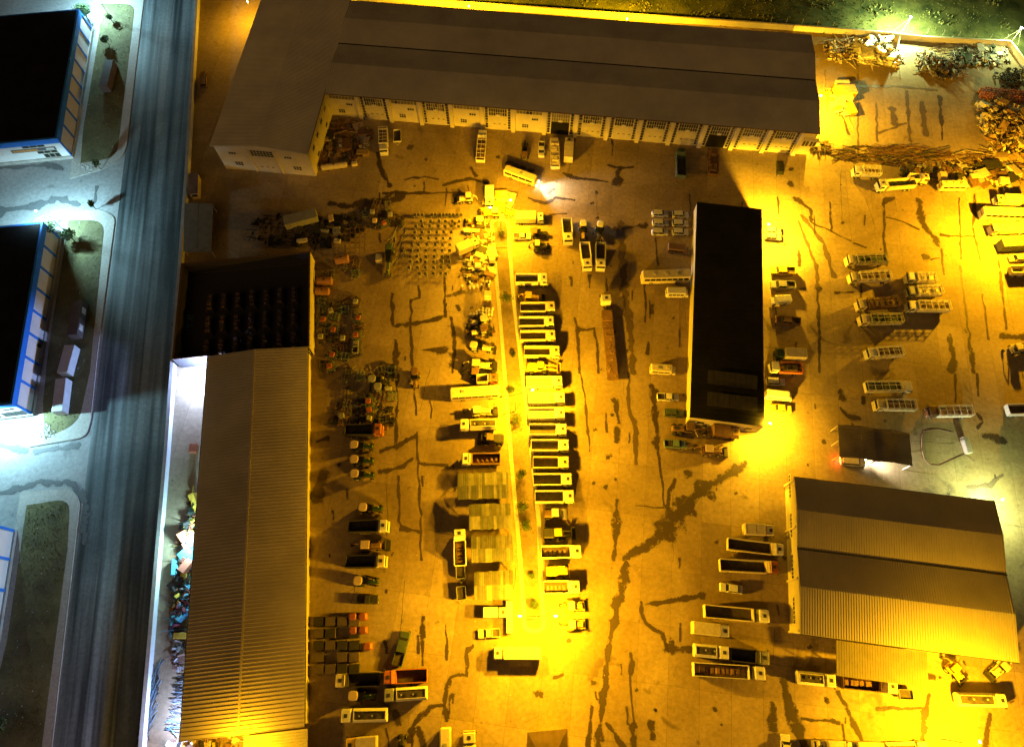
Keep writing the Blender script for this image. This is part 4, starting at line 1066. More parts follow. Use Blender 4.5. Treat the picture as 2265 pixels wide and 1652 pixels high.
def V(vk, rc, fx, fy, rx, ry, label, group=None, cat=None, z=1.3, fixL=None, **kw):
    a = GT(rc, fx, fy, z); b = GT(rc, rx, ry, z); d = a - b; c = (a + b) / 2
    L = fixL or round(d.length * 2) / 2
    key = (vk, L) + tuple(sorted((k, v.name if hasattr(v, 'name') else v) for k, v in kw.items()))
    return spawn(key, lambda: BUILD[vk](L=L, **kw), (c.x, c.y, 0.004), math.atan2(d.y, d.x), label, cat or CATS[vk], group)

# ---- row of tippers nosing out from the planted strip
ROW = 'tipper trucks parked along the planted strip'
TL = 'white tipper truck with empty dark body backed against the planted strip'
for rc, x0, x1, y, c in (('12', 40, 320, 828, 0), ('12', 85, 385, 1082, 0), ('12', 72, 375, 1208, 0), ('12', 90, 382, 1332, 0), ('12', 115, 430, 1468, 2),
                      ('22', 160, 490, 505, 0), ('22', 178, 508, 645, 0), ('22', 195, 508, 795, 0), ('22', 208, 525, 945, 0), ('22', 215, 552, 1095, 0)):
    dirty = (x0 + y) % 3 == 0 or c == 2
    V('tip', rc, x1, y + random.uniform(-5, 5), x0, y + 2, TL.replace('white', 'cream') if dirty else TL, ROW, cm=CREAM if dirty else W, bm=CREAM if (x1 + y) % 4 == 1 and dirty else (CREAM if dirty else W), fixL=random.choice((8.0, 8.5)))
for rc, x0, x1, y in (('22', 140, 445, 85), ('22', 160, 465, 230), ('22', 158, 465, 365)):
    V('tip', rc, x1, y, x0, y + 2, 'white tipper truck with pale-floored empty body backed against the planted strip', ROW, cm=W, load=CREAM, fixL=8.5)
V('tip', '22', 602, 1578, 282, 1585, 'white tipper truck half full of soil backed against the planted strip', ROW, cm=W, load=SOIL, fixL=8.5)
V('tip', '32', 592, 238, 300, 242, 'brightly lit white tipper truck with bare brown bed beside two backhoes', ROW, cm=W, load=BRN, fixL=7.5)
V('hoe', '12', 300, 985, 45, 975, 'backhoe loader wedged between two tippers near the dark shrub', fixL=7.0)
V('load', '12', 450, 1600, 130, 1598, 'wheel loader with wide bucket between two tippers on the strip', fixL=8.0)
V('roll', '22', 490, 1240, 290, 1240, 'road roller with small square canopy between tippers and a large machine', m=BRN, top=W, fixL=5.0)
V('load', '22', 560, 1410, 290, 1418, 'dark machine with big bright cab roof beside the planted strip', m=DARK, top=YEL, fixL=7.0)
V('load', '32', 515, 90, 310, 96, 'small wheel loader with empty ground beside it at the strip', fixL=5.0)
V('hoe', '32', 672, 398, 430, 412, 'backhoe loader with a round white cab roof beneath the strip-end lamp', m=YEL, top=W, fixL=6.0)
V('hoe', '32', 680, 563, 432, 572, 'backhoe loader with a wide bucket, next to the round strip end', m=YEL, top=W, fixL=6.0)
a = V('box', '32', -150, 820, 245, 822, 'long bright box truck standing alone below the strip end', fixL=9.5, cm=W, bm=CREAM)

# ---- north part of the middle lane
V('box', '12', 292, 285, 30, 282, 'box truck with ribbed roof beside the top of the planted strip', cm=W, bm=CREAM, ribs=True, fixL=7.5)
V('car', '12', 145, 425, 45, 428, 'small pickup truck behind the ribbed-roof box truck', kind='pickup', name='pickup_truck', cat='pickup', fixL=4.5)
V('trac', '12', 325, 410, 180, 415, 'dark tractor beside the small pickup at the strip', m=DARK, top=BRN)
V('hoe', '12', 340, 525, 150, 520, 'dark backhoe loader with pale cab roof near the strip', m=DARK, top=CREAM, fixL=5.5)
V('tip', '12', 503, 525, 484, 285, 'tipper truck standing apart, tail towards the workshop and empty black body', cm=W, fixL=7.0)
V('trac', '12', 636, 495, 634, 310, 'yellow tractor parked behind a tipper in the middle lane', m=YEL, top=W, fixL=4.5)
V('trac', '12', 770, 495, 785, 328, 'dark tractor with square white cab roof behind a tipper', m=DARK, top=W, fixL=4.5)
V('tip', '12', 672, 752, 642, 500, 'white tipper truck beside a darker twin in the middle lane', cm=W, fixL=7.5)
V('tip', '12', 785, 752, 785, 502, 'white-cabbed tipper with dark grey body beside its paler twin', cm=W, bm=GREY, fixL=7.5)
V('semi', '12', 828, 975, 900, 1712, 'brown low-bed semi-trailer with white cab alone in the middle lane', cm=W, bm=BRN, flat=True, load=WOODM, gap=1.6)
# ---- cars by the black-roofed block
for x, y in ((1312, 238), (1316, 318), (1312, 400), (1493, 246), (1491, 324), (1491, 400)):
    V('car', '12', x + 77, y + 2, x - 74, y - 2, 'white hatchback in a block of six beside the black-roofed block', 'six white hatchbacks', z=.7, kind='hatch', fixL=4.2)
V('bus', '12', 1580, 560, 1372, 538, 'brown delivery van nosing towards the black-roofed block', name='van', cat='van', m=BRN, w=2.0, H=2.2, nose=.9, win=3, hatch=0, fixL=5.5)
V('bus', '12', 1155, 808, 1566, 796, 'long cream bus beside the black-roofed block', m=CREAM, fixL=12.0, win=8)
V('bus', '12', 1566, 936, 1368, 935, 'white minibus with four side windows beside the long cream bus', name='minibus', cat='minibus', m=W, w=2.0, H=2.4, nose=.7, win=4, hatch=0, fixL=5.5)
V('bus', '12', 1452, 1622, 1230, 1608, 'cream van with ribbed roof halfway along the black-roofed block', name='van', cat='van', m=CREAM, w=2.05, H=2.3, nose=.9, win=3, hatch=2, fixL=6.0)
V('car', '22', 1487, 212, 1280, 206, 'white pickup truck with dark open bed by the pale wall', z=.7, kind='pickup', name='pickup_truck', cat='pickup', fixL=5.0)
V('car', '22', 1517, 352, 1350, 345, 'olive off-road car with pale roof next to the white pickup', z=.7, kind='suv', m=GRN, H=1.75, fixL=4.4)
V('grad', '22', 1760, 498, 1390, 485, 'reddish-brown motor grader at the end of the black-roofed block', m=BRN, fixL=8.0)
V('box', '22', 2008, 530, 1775, 515, 'brown box truck at the end of the black-roofed block', cm=BRN, bm=BRN, fixL=6.0)
V('car', '22', 1552, 626, 1345, 618, 'blue-grey pickup truck below the brown grader', z=.8, kind='pickup', name='pickup_truck', cat='pickup', m=BLU, fixL=5.0)
V('hoe', '22', 1932, 690, 1600, 668, 'rusty brown backhoe loader near the bright floodlit concrete', m=BRN, top=TAN, fixL=8.0)
# ---- behind (east of) the black-roofed block
V('car', '13', 20, 735, 265, 742, 'pickup truck with junk-filled bed beside the black-roofed block', z=.8, kind='pickup', name='pickup_truck', cat='pickup', m=YEL, fixL=6.0, w=2.0)
V('car', '13', 15, 860, 268, 868, 'dark pickup truck with pale cab roof and a crate bed', z=.8, kind='pickup', name='pickup_truck', cat='pickup', m=GREY, fixL=6.0, w=2.0)
V('bus', '13', 28, 1000, 213, 990, 'white panel van between two pickups behind the black-roofed block', name='van', cat='van', m=W, w=1.9, H=2.0, nose=1.0, win=2, hatch=0, fixL=5.0)
V('car', '13', 58, 1165, 312, 1190, 'dim pickup truck in the shade behind the black-roofed block', z=.8, kind='pickup', name='pickup_truck', cat='pickup', m=BRN, fixL=6.0, w=1.95)
V('box', '13', 45, 1480, 345, 1495, 'box truck with yellow side below the shaded pickup', cm=DGN, bm=CREAM, fixL=7.0)
V('cage', '13', -5, 1598, 322, 1612, 'truck with orange-red frame body beside the yellow-sided box truck', cm=W, side=ORG, inner=BED, high=1.9, fixL=7.5)
V('car', '23', 148, 75, 0, 68, 'white car with bright roof below the orange-framed truck', z=.7, kind='suv', fixL=4.4)
V('bus', '23', 215, 205, -10, 180, 'brightly lit white minibus by the corner floodlight', name='minibus', cat='minibus', m=W, w=2.0, H=2.3, nose=.7, win=4, hatch=0, fixL=6.0)
V('car', '23', 218, 318, 38, 300, 'yellow car beside the glowing corner floodlight', z=.7, kind='sedan', m=YEL, fixL=4.4)
for y, l in ((385, 'white car glaring under the floodlight, nearer the workshop'), (440, 'white car glaring under the floodlight, beside its long shadow')):
    V('car', '13', 130, y + 8, -30, y - 4, l, z=.7, kind='hatch', fixL=4.2)
# ---- cage trucks on the east lot
EL = 'cage trucks on the east lot'
for rc, f, r, inner, side, cm, l in (
    ('13', (690, 662), (1045, 650), TARP_G, STEEL, CREAM, 'yellow-cabbed cage truck loaded under green netting, furthest up its row'),
    ('13', (716, 815), (1072, 800), TARP_B, FRAME, CREAM, 'cream cage truck with brown cargo beside a green-loaded twin'),
    ('13', (780, 1055), (1142, 1030), TARP_B, RUST, CREAM, 'cage truck with rusty frames and brown cargo below the deep shadow'),
    ('13', (808, 1185), (1172, 1178), TARP_G, STEEL, CREAM, 'cage truck loaded dark green beside a rusty-framed twin'),
    ('13', (1212, 812), (1470, 822), CREAM, FRAME, W, 'short white cage truck, the uppermost of three nose-to-tail with the row'),
    ('13', (1222, 938), (1518, 928), CREAM, FRAME, GREY, 'grey-cabbed cage truck with pale empty cage between two others'),
    ('13', (1225, 1065), (1588, 1070), TARP_B, FRAME, W, 'long cage truck with broad tailboard, lowest of three together'),
    ('13', (862, 1482), (1182, 1462), TARP_B, W, W, 'white cage truck standing alone in the shaded lot'),
    ('23', (1252, 125), (862, 128), TARP_G, FRAME, W, 'cage truck with white slatted sides and sagging green load'),
    ('23', (935, 285), (1292, 290), TARP_B, W, CREAM, 'white-sided cage truck above the open double canopy'),
    ('23', (1398, 345), (1785, 340), WOODM, FRAME, BRN, 'brown cage truck with slatted pale body near the hose ring'),
    ('03', (755, 1520), (982, 1532), BRN, W, W, 'white cage truck with cross boards at the edge of the branch heap')):
    V('cage', rc, *f, *r, l, EL, cm=cm, inner=inner, side=side)
V('tip', '03', 960, 1650, 1290, 1625, 'big tipper with yellow side and gridded load beside the scrap', cm=W, bm=CREAM, load=TARP_G, fixL=10.0)
V('tip', '03', 1405, 1590, 1245, 1580, 'small tipper with dark bed in the shade of the scrap', cm=CREAM, fixL=5.0, w=1.9)
V('bus', '03', 1518, 1640, 1745, 1640, 'yellow minibus with roof vents at the edge of the scrap', name='minibus', cat='minibus', m=CREAM, w=2.1, H=2.5, win=4, hatch=3, fixL=7.0)
V('box', '13', 2000, 125, 2225, 135, 'yellow box truck parked above the long bus', cm=CREAM, bm=CREAM, fixL=6.5)
V('bus', '13', 1855, 240, 2345, 255, 'long yellow-lit bus with dark side windows', m=CREAM, fixL=13.0, win=8)
V('cage', '13', 1942, 385, 2300, 370, 'truck with rounded cab and boxed body beneath the long bus', cm=CREAM, inner=CREAM, side=CREAM, fixL=9.5, high=2.6)
V('car', '13', 2140, 635, 2275, 625, 'yellow-lit sedan below the green-sided container', z=.7, kind='sedan', m=CREAM, fixL=4.4)
V('tip', '13', 2330, 745, 2140, 750, 'small cream tipper below the yellow sedan', cm=CREAM, fixL=6.0, w=2.0)
V('hoe', '13', 2300, 1410, 2125, 1440, 'backhoe loader with its arm out at the dark patch edge', m=CREAM, fixL=6.5)
V('tip', '23', 2390, 320, 2105, 330, 'tipper truck with black bed on the bright concrete', cm=W, fixL=7.5)
# ---- south-east trucks
V('box', '23', 40, 1392, -205, 1380, 'small tarpaulin-roofed truck above the cream tipper near the gabled shed', cm=CREAM, bm=CREAM, fixL=6.5)
V('tip', '22', 2400, 1570, 1900, 1510, 'cream long-bodied tipper between a box truck and an orange-cabbed truck', cm=W, bm=CREAM, fixL=11.5)
V('tip', '32', 2350, 70, 1835, 45, 'orange-cabbed long tipper with black bed beside the gabled shed', cm=ORG, bm=CREAM, fixL=12.0)
V('car', '32', 1843, 232, 2047, 262, 'white sedan parked alone between long tippers', z=.7, kind='sedan', fixL=4.7)
V('semi', '32', 2262, 500, 1700, 450, 'tipping semi-trailer with black bed below the lone sedan', cm=W, bm=CREAM, fixL=13.0)
V('box', '32', 1912, 630, 1598, 596, 'box truck with ribbed yellow tarpaulin roof above a tanker', cm=W, bm=CREAM, ribs=True, fixL=7.5)
V('tank', '32', 1904, 820, 1612, 792, 'tanker truck with open top walkway beside a ribbed box truck', fixL=7.0)
V('semi', '32', 2238, 1000, 1590, 960, 'semi-trailer with white side boards and rubbish in its bed', cm=W, bm=W, load=BRN, fixL=14.0)
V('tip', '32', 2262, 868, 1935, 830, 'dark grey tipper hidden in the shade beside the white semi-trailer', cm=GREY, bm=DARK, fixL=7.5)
V('tank', '33', 582, 1062, 250, 1028, 'white tanker truck below the lean-to roof', fixL=7.5)
V('semi', '33', 1112, 1115, 650, 1065, 'rusty brown semi-trailer with white cab by the lean-to', cm=W, bm=RUST, load=BRN, fixL=10.5)
V('trail', '33', 1300, 1185, 1190, 1180, 'little flat trailer on the concrete beyond the brown semi-trailer', fixL=3.5, w=1.8)
V('tank', '33', 2062, 1232, 1662, 1222, 'bright tanker truck throwing a black shadow towards the gabled shed', fixL=9.5)
V('hoe', '33', 1720, 1040, 1590, 900, 'yellow backhoe loader in the gap beside the gabled shed', fixL=6.0)
V('hoe', '33', 2000, 1010, 2110, 890, 'yellow backhoe loader beside a frame at the shed corner', m=CREAM, fixL=6.0)
V('car', '33', 160, 1575, 165, 1720, 'white car cut by the near edge of the yard', z=.7, kind='suv', fixL=4.5)
V('box', '33', 430, 1640, 640, 1645, 'cream box truck with rounded shadow at the near edge', cm=CREAM, bm=CREAM, fixL=5.5)
V('box', '33', 680, 1650, 985, 1660, 'cream box truck beside another at the near edge', cm=W, bm=CREAM, fixL=7.0)
V('tank', '33', 1380, 1650, 1040, 1665, 'pale tanker truck at the near edge of the yard', fixL=8.0)
# ---- west side of the strip
V('bus', '21', 2157, 165, 1728, 190, 'cream bus lit bright yellow at its strip end', m=CREAM, fixL=11.5, win=7)
V('hoe', '21', 2140, 330, 1835, 340, 'backhoe loader with folded arm next to the bright bus', m=CREAM, fixL=8.0)
V('tank', '21', 1795, 465, 2142, 455, 'white-cabbed tanker with soot-streaked tank below the bus', fixL=8.5, bm=CREAM)
V('load', '21', 1970, 575, 2185, 585, 'dark wheel loader with framed cab roof by the strip kerb', m=DARK, top=BRN, fixL=6.0)
V('tip', '21', 1815, 768, 2165, 762, 'tipper with brown floor and crane gear beside the corrugated canopies', cm=W, bm=BRN, load=BRN, fixL=8.5)
V('tip', '21', 1805, 1388, 1812, 1690, 'tipper with littered bed standing beside the corrugated canopies', cm=W, load=BRN, fixL=7.5)
V('trail', '31', 1815, 170, 1810, 70, 'small cream trailer below a littered tipper', fixL=3.5, w=1.9)
V('trail', '31', 1822, 360, 1815, 255, 'small square trailer beside the lowest corrugated canopy', fixL=3.5, w=1.9)
V('box', '31', 2222, 462, 2022, 462, 'glaring white box truck beneath the lowest canopy', fixL=5.0, w=2.0, zt=2.4)
V('car', '31', 1985, 650, 2142, 640, 'cream pickup truck with a short bed near the strip end', z=.7, kind='pickup', name='pickup_truck', cat='pickup', m=CREAM, fixL=4.5)
V('tip', '21', 1138, 505, 790, 512, 'red-cabbed tipper with dark body among dim machines', cm=ORG, bm=DARK, fixL=8.5)
TG = 'dark green tractors along the shed lane'
for rc, x, y, l in (('21', 960, 640, 'dark green tractor with round tan roof next to the red-cabbed tipper'), ('21', 962, 768, 'dark green tractor with round tan roof between two alike'),
                 ('21', 965, 895, 'dark green tractor with square tan roof, last of three'), ('21', 1040, 1190, 'dark green tractor with tan roof alone above a white-cabbed tipper'),
                 ('31', 1000, 185, 'dark green tractor with round tan roof below a white-cabbed tipper'), ('31', 965, 1195, 'dark tractor with cream roof between a tipper and a tanker')):
    V('trac', rc, x + 85, y + 4, x - 95, y, l, TG, m=DGN, top=TAN, fixL=4.5)
V('tip', '21', 1188, 1355, 822, 1358, 'white-cabbed tipper with black body beside the lone tractor', cm=W, bm=DARK, fixL=8.5)
V('hoe', '21', 1195, 1515, 820, 1525, 'brown backhoe loader between two black-bodied tippers', m=BRN, top=TAN, fixL=8.5)
V('tip', '21', 1168, 1665, 800, 1668, 'white-cabbed tipper with black body below the brown backhoe', cm=CREAM, bm=DARK, fixL=8.5)
V('car', '31', 1072, 345, 905, 345, 'dark little truck with two pale tops by the tractors', z=.8, kind='pickup', name='pickup_truck', cat='pickup', m=DARK, fixL=4.5)
V('car', '31', 1325, 640, 1250, 920, 'green pickup truck with black cover standing askew on open concrete', z=.9, kind='pickup', name='pickup_truck', cat='pickup', m=GRN, fixL=6.5, w=2.1)
V('tip', '31', 722, 1062, 1088, 1050, 'cream-cabbed tipper with black body beside the red tipper', cm=CREAM, bm=DARK, fixL=8.5)
V('tip', '31', 1140, 1035, 1512, 1015, 'bright orange-red tipper with empty black bed', cm=ORG, bm=ORG, fixL=8.5)
V('tank', '31', 1148, 1192, 1514, 1168, 'white tanker with grey-green cab beside the orange-red tipper', cm=GREY, fixL=8.5)
V('tank', '31', 770, 1370, 1165, 1362, 'tanker truck with white side skirt near the ribbed shed end', fixL=9.0)
V('box', '31', 808, 1628, 1072, 1610, 'box truck with ribbed yellow roof at the near edge', cm=YEL, bm=CREAM, ribs=True, fixL=6.0)
V('trac', '31', 1290, 1555, 1285, 1720, 'black tractor at the near edge of the lane', m=DARK, top=DARK, fixL=4.0)
V('bus', '31', 1680, 1505, 1680, 1760, 'bright yellow van seen end-on at the near edge', name='van', cat='van', m=CREAM, w=2.1, H=2.5, hatch=1, win=3, fixL=6.0)
V('tank', '31', 1890, 1548, 1895, 1830, 'cream tanker seen end-on at the near edge', fixL=7.0, cm=CREAM)
# ---- in front of the workshop
V('cage', '01', 1137, 1385, 1130, 1136, 'white cage truck parked facing out by the fenced scrap corner', cm=W, inner=BRN, side=W, fixL=8.0)
V('trail', '01', 1252, 1290, 1250, 1130, 'small dark flat trailer with white headboard near the workshop', m=W, fixL=5.0)
V('cage', '01', 2012, 1142, 1985, 1470, 'long white cage truck nosed up to the workshop front', cm=W, inner=BRN, side=W, fixL=10.0)
V('trac', '02', 118, 1180, 112, 1465, 'dark tractor with attached implement in front of the workshop', m=DARK, top=BRN, fixL=6.0)
V('car', '02', 265, 1405, 265, 1238, 'white wrecked pickup truck with a raised bonnet', z=.8, kind='pickup', name='pickup_truck', cat='pickup', fixL=5.0)
V('cage', '02', 375, 1215, 388, 1525, 'yellow-lit cage truck with railed tail before an open doorway', cm=CREAM, inner=CREAM, side=CREAM, fixL=9.5)
V('box', '02', 512, 1215, 500, 1458, 'cream box truck backed away from the open workshop doorway', cm=CREAM, bm=CREAM, fixL=7.5)
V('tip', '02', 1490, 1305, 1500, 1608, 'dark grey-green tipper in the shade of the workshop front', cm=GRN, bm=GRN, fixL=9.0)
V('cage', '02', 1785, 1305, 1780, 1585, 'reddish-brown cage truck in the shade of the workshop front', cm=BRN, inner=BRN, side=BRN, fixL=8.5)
V('car', '03', 115, 1400, 115, 1565, 'black off-road car near the end of the workshop', z=.8, kind='suv', m=DARK, H=1.8, fixL=5.0)
# bright moving van with its headlights on
mv = V('bus', '02', 245, 1618, -75, 1505, 'cream van driving past the workshop with its headlights on', name='van', cat='van', m=CREAM, w=2.2, H=2.7, nose=.5, win=4, hatch=1, fixL=9.5)
LITL = lens_mat('lit_headlight', (1, 0.97, 0.85), 90)
def headlights(t, x, w, pw, H=.75):
    for s in (-1, 1):
        q = M(); q.soft(x, x + .12, s * w - .2, s * w + .2, H - .16, H + .16, .05); q.obj('lit_headlight', LITL, t)
    d = bpy.data.lights.new('headlight_beam', 'SPOT'); d.energy = pw; d.spot_size = R(95); d.spot_blend = .8; d.color = (1, .95, .82); d.shadow_soft_size = .3
    o = bpy.data.objects.new('headlight_beam', d); COL.objects.link(o); o.parent = t; o.location = (x + .3, 0, H + .1); o.rotation_euler = (R(78), 0, R(-90))
headlights(mv, 4.76, .8, 16000)
# car leaving the open canopy, lamps on
cv = V('car', '23', 880, 785, 632, 765, 'cream car leaving the double canopy with lit headlights and red tail lights', z=.7, kind='suv', m=CREAM, fixL=5.5, w=1.9)
headlights(cv, 2.77, .6, 22000, .65)
TAILL = lens_mat('lit_tail_light', (1, .05, .02), 20)
for s in (-1, 1):
    q = M(); q.box(-2.85, -2.77, s * .6 - .16, s * .6 + .16, .6, .78); q.obj('lit_tail_light', TAILL, cv)
light('tail_light_glow', (-3.1, 0, .6), (1, .05, .02), 300, cv, wing=0)

# ================================================================ CANOPIES, CONTAINERS, CLUTTER
def along(rc, x0, y0, x1, y1, z=0.0):
    a = GT(rc, x0, y0, z); b = GT(rc, x1, y1, z); d = b - a
    return (a + b) / 2, math.atan2(d.y, d.x), d.length
SHEETS = [mat('galv_sheet_%s' % n, c, .5, .1, var=.25, scale=.8) for n, c in (('pale', (.20, .19, .14)), ('dull', (.15, .14, .105)), ('mossy', (.12, .12, .085)), ('bright', (.25, .235, .17)))]
def sheet_canopy(label, rc, x0, y0, x1, y1, w, H=2.5):
    c, a, L = along(rc, x0, y0, x1, y1, H)
    t = thing('corrugated_canopy', label, 'canopy', (c.x, c.y, 0), a, 'corrugated canopies beside the planted strip')
    n = int(L / .42)
    for k, (ya, za, yb, zb) in enumerate(((-w / 2, H, 0, H + .5), (w / 2, H, 0, H + .5))):
        x = -L / 2; i = 0
        while x < L / 2 - .1:
            pw = random.choice((.5, .6, .75, .9)); e = random.uniform(-.05, .22)
            y2 = ya + (e if ya > 0 else -e); pw = min(pw, L / 2 - x)
            lift = random.uniform(0, .012)
            m_ = M(); m_.hexa([(x, y2, za - .03 + lift), (x + pw - .003, y2, za - .03 + lift), (x + pw - .003, yb, zb - .03 + lift), (x, yb, zb - .03 + lift)], [(x, y2, za + lift), (x + pw - .003, y2, za + lift), (x + pw - .003, yb, zb + lift), (x, yb, zb + lift)])
            for fr_ in (.25, .75): m_.hexa([(x + pw * fr_ - .07, y2, za + lift + .002), (x + pw * fr_ + .07, y2, za + lift + .002), (x + pw * fr_ + .07, yb, zb + lift + .002), (x + pw * fr_ - .07, yb, zb + lift + .002)], [(x + pw * fr_ - .04, y2, za + .05 + lift), (x + pw * fr_ + .04, y2, za + .05 + lift), (x + pw * fr_ + .04, yb, zb + .05 + lift), (x + pw * fr_ - .04, yb, zb + .05 + lift)])
            m_.obj('roof_sheet', random.choice(SHEETS), t); x += pw
    for x in (-L / 2 + .3, -L / 6, L / 6, L / 2 - .3):
        for y in (-w / 2 + .4, w / 2 - .4):
            q = M(); q.box(x - .07, x + .07, y - .07, y + .07, 0, H - .02); q.obj('post', STEEL, t)
    q = M()
    for y in (-w / 2 + .4, w / 2 - .4): q.box(-L / 2 + .1, L / 2 - .1, y - .06, y + .06, H - .2, H - .06)
    q.obj('beam', STEEL, t)
    return t
sheet_canopy('corrugated canopy next to the tipper with crane gear', '21', 1785, 1000, 2238, 985, 5.6)
sheet_canopy('corrugated canopy, second from the tipper with crane gear', '21', 1888, 1270, 2258, 1256, 5.3)
sheet_canopy('corrugated canopy beside the tipper with littered bed', '21', 1905, 1556, 2275, 1543, 5.2)
sheet_canopy('corrugated canopy nearest the glaring white box truck', '31', 1932, 228, 2278, 214, 5.5)
# narrow cabin at the strip kerb
c, a, L = along('31', 2248, 640, 2245, 370, 1.3)
nc = thing('site_cabin', 'narrow yellow-lit cabin along the kerb at the strip end', 'cabin', (c.x, c.y, 0), a)
q = M(); q.soft(-L / 2, L / 2, -.55, .55, .1, 2.4, .06); q.obj('cabin_body', CREAM, nc)
q = M(); q.box(-L / 2 - .1, L / 2 + .1, -.65, .65, 2.402, 2.5); q.obj('roof', W, nc)
q = M(); q.box(-.5, .4, .551, .59, .2, 2.1); q.obj('door', GREY, nc)
# double canopy by the gabled shed
dc = thing('double_canopy', 'open double-gabled dark sheet canopy beside the hose ring', 'canopy', GT('23', 640, 735, 0), R(-7.5))
c0 = to_local(dc, GT('23', 640, 735, 4)); c1 = to_local(dc, GT('23', 1280, 790, 4)); c2 = to_local(dc, GT('23', 635, 450, 4))
XX = [c0.x + (c1.x - c0.x) * f for f in (0, .3, .5, .72, 1)]; ZZ = [4.0, 4.8, 4.1, 4.8, 4.0]
ROOFC = mat('canopy_sheet', (.26, .22, .17), .6, var=.3, scale=.2)
for i in range(4): slope_roof(dc, 'roof_slope', ROOFC, XX[i], ZZ[i], XX[i + 1], ZZ[i + 1], c0.y, c2.y, .4, swap=True)
for x in XX[::2]:
    for y in (c0.y + .3, (c0.y + c2.y) / 2, c2.y - .3):
        q = M(); q.box(x - .1 if x > c0.x else x, x + .1, y - .1, y + .1, 0, 3.88); q.obj('post', STEEL, dc)
# carport and booth at the boundary wall
def flat_canopy(label, rc, pts, H, m):
    P = [GT(rc, *p, H) for p in pts]; c = sum(P, Vector()) / 4
    t = thing('carport', label, 'carport', (c.x, c.y, 0))
    Q = [p - Vector((c.x, c.y, 0)) for p in P]
    mid = [(Q[0] + Q[1]) / 2, (Q[2] + Q[3]) / 2]; g = (mid[1] - mid[0]).normalized() * .04
    for quad in ([Q[0], mid[0] - (Q[1] - Q[0]).normalized() * .05, mid[1] - (Q[2] - Q[3]).normalized() * .05, Q[3]], [mid[0] + (Q[1] - Q[0]).normalized() * .05, Q[1], Q[2], mid[1] + (Q[2] - Q[3]).normalized() * .05]):
        k = M(); k.hexa([v - Vector((0, 0, .1)) for v in quad], quad); k.obj('roof_panel', m, t)
    for v in Q:
        u = v * .94; k = M(); k.box(u.x - .08, u.x + .08, u.y - .08, u.y + .08, 0, H - .12); k.obj('post', STEEL, t)
    return t
flat_canopy('grey-green two-panel carport against the road-side wall', '10', [(1622, 575), (1868, 575), (1885, 150), (1632, 145)], 3.0, mat('carport_sheet', (.20, .20, .17), .7, var=.25))
c, a, L = along('10', 1725, 85, 1728, -90, 1.2)
bt = thing('gate_booth', 'small yellow-edged booth beside the road-side wall', 'booth', (c.x, c.y, 0), a)
q = M(); q.soft(-L / 2, L / 2, -1.0, 1.0, 0, 2.3, .06); q.obj('booth_body', CREAM, bt)
q = M(); q.box(-L / 2 - .2, L / 2 + .2, -1.2, 1.2, 2.302, 2.42); q.obj('roof', BRN, bt)
q = M(); q.box(-L / 2 - .02, -L / 2 - .002, -.7, .7, 1.0, 1.9); q.obj('window', PANE, bt)
def container(label, rc, x0, y0, x1, y1, m, w=2.4, H=2.5, group=None, wins=0, z0=.15, name='shipping_container'):
    c, a, L = along(rc, x0, y0, x1, y1, H * .6)
    t = thing(name, label, 'container', (c.x, c.y, z0), a, group)
    q = M(); q.box(-L / 2, L / 2, -w / 2, w / 2, .12, H)
    for i in range(int(L / .3)):
        x = -L / 2 + .2 + i * .3
        for s in (-1, 1): q.box(x, x + .14, s * w / 2 - .03, s * w / 2 + .03, .2, H - .12)
    q.obj('shell', m, t)
    q = M(); q.box(-L / 2 + .05, L / 2 - .05, -w / 2 + .05, w / 2 - .05, H + .002, H + .05); q.obj('roof_panel', m, t)
    for s in (-1, 1):
        q = M(); q.box(L / 2 + .002, L / 2 + .05, s * w / 4 - w / 4 + .05, s * w / 4 + w / 4 - .05, .2, H - .1); q.obj('door', m, t)
    for i in range(wins):
        for s in (-1, 1):
            x = -L / 2 + L * (i + .5) / wins; q = M(); q.box(x - .8, x + .8, s * (w / 2 + .04) - .03, s * (w / 2 + .04) + .03, .7, 2.2); q.obj('window', W, t)
    return t
PALE = mat('pale_container_paint', (.58, .60, .62), .6, var=.15); DKC = mat('dark_container_paint', (.13, .10, .09), .6, var=.25)
container('pale container on the grass near the verge end with white rubbish', '20', 530, 350, 565, 60, PALE, group='containers on the verges')
container('pale container on the grass next to a two-windowed dark cabin', '10', 575, 1660, 640, 1420, PALE, group='containers on the verges')
container('dark cabin with two white windows on the shaded verge', '10', 660, 1330, 710, 1030, DKC, wins=2, group='containers on the verges')
container('grey container with a lit end on the verge by the first hall', '00', 930, 790, 985, 560, DKC, group='containers on the verges')
container('dim green-grey container with ribbed top near the store yard', '11', 255, 320, 540, 250, GREY, w=3.0, z0=.004)
container('green-sided container below the boxed-body truck', '13', 2055, 515, 2330, 500, GRN, z0=.004, H=2.7)
container('narrow cream crate between dark junk and the red frames', '11', 365, 488, 455, 475, CREAM, w=1.0, H=1.0, z0=.004, name='crate')
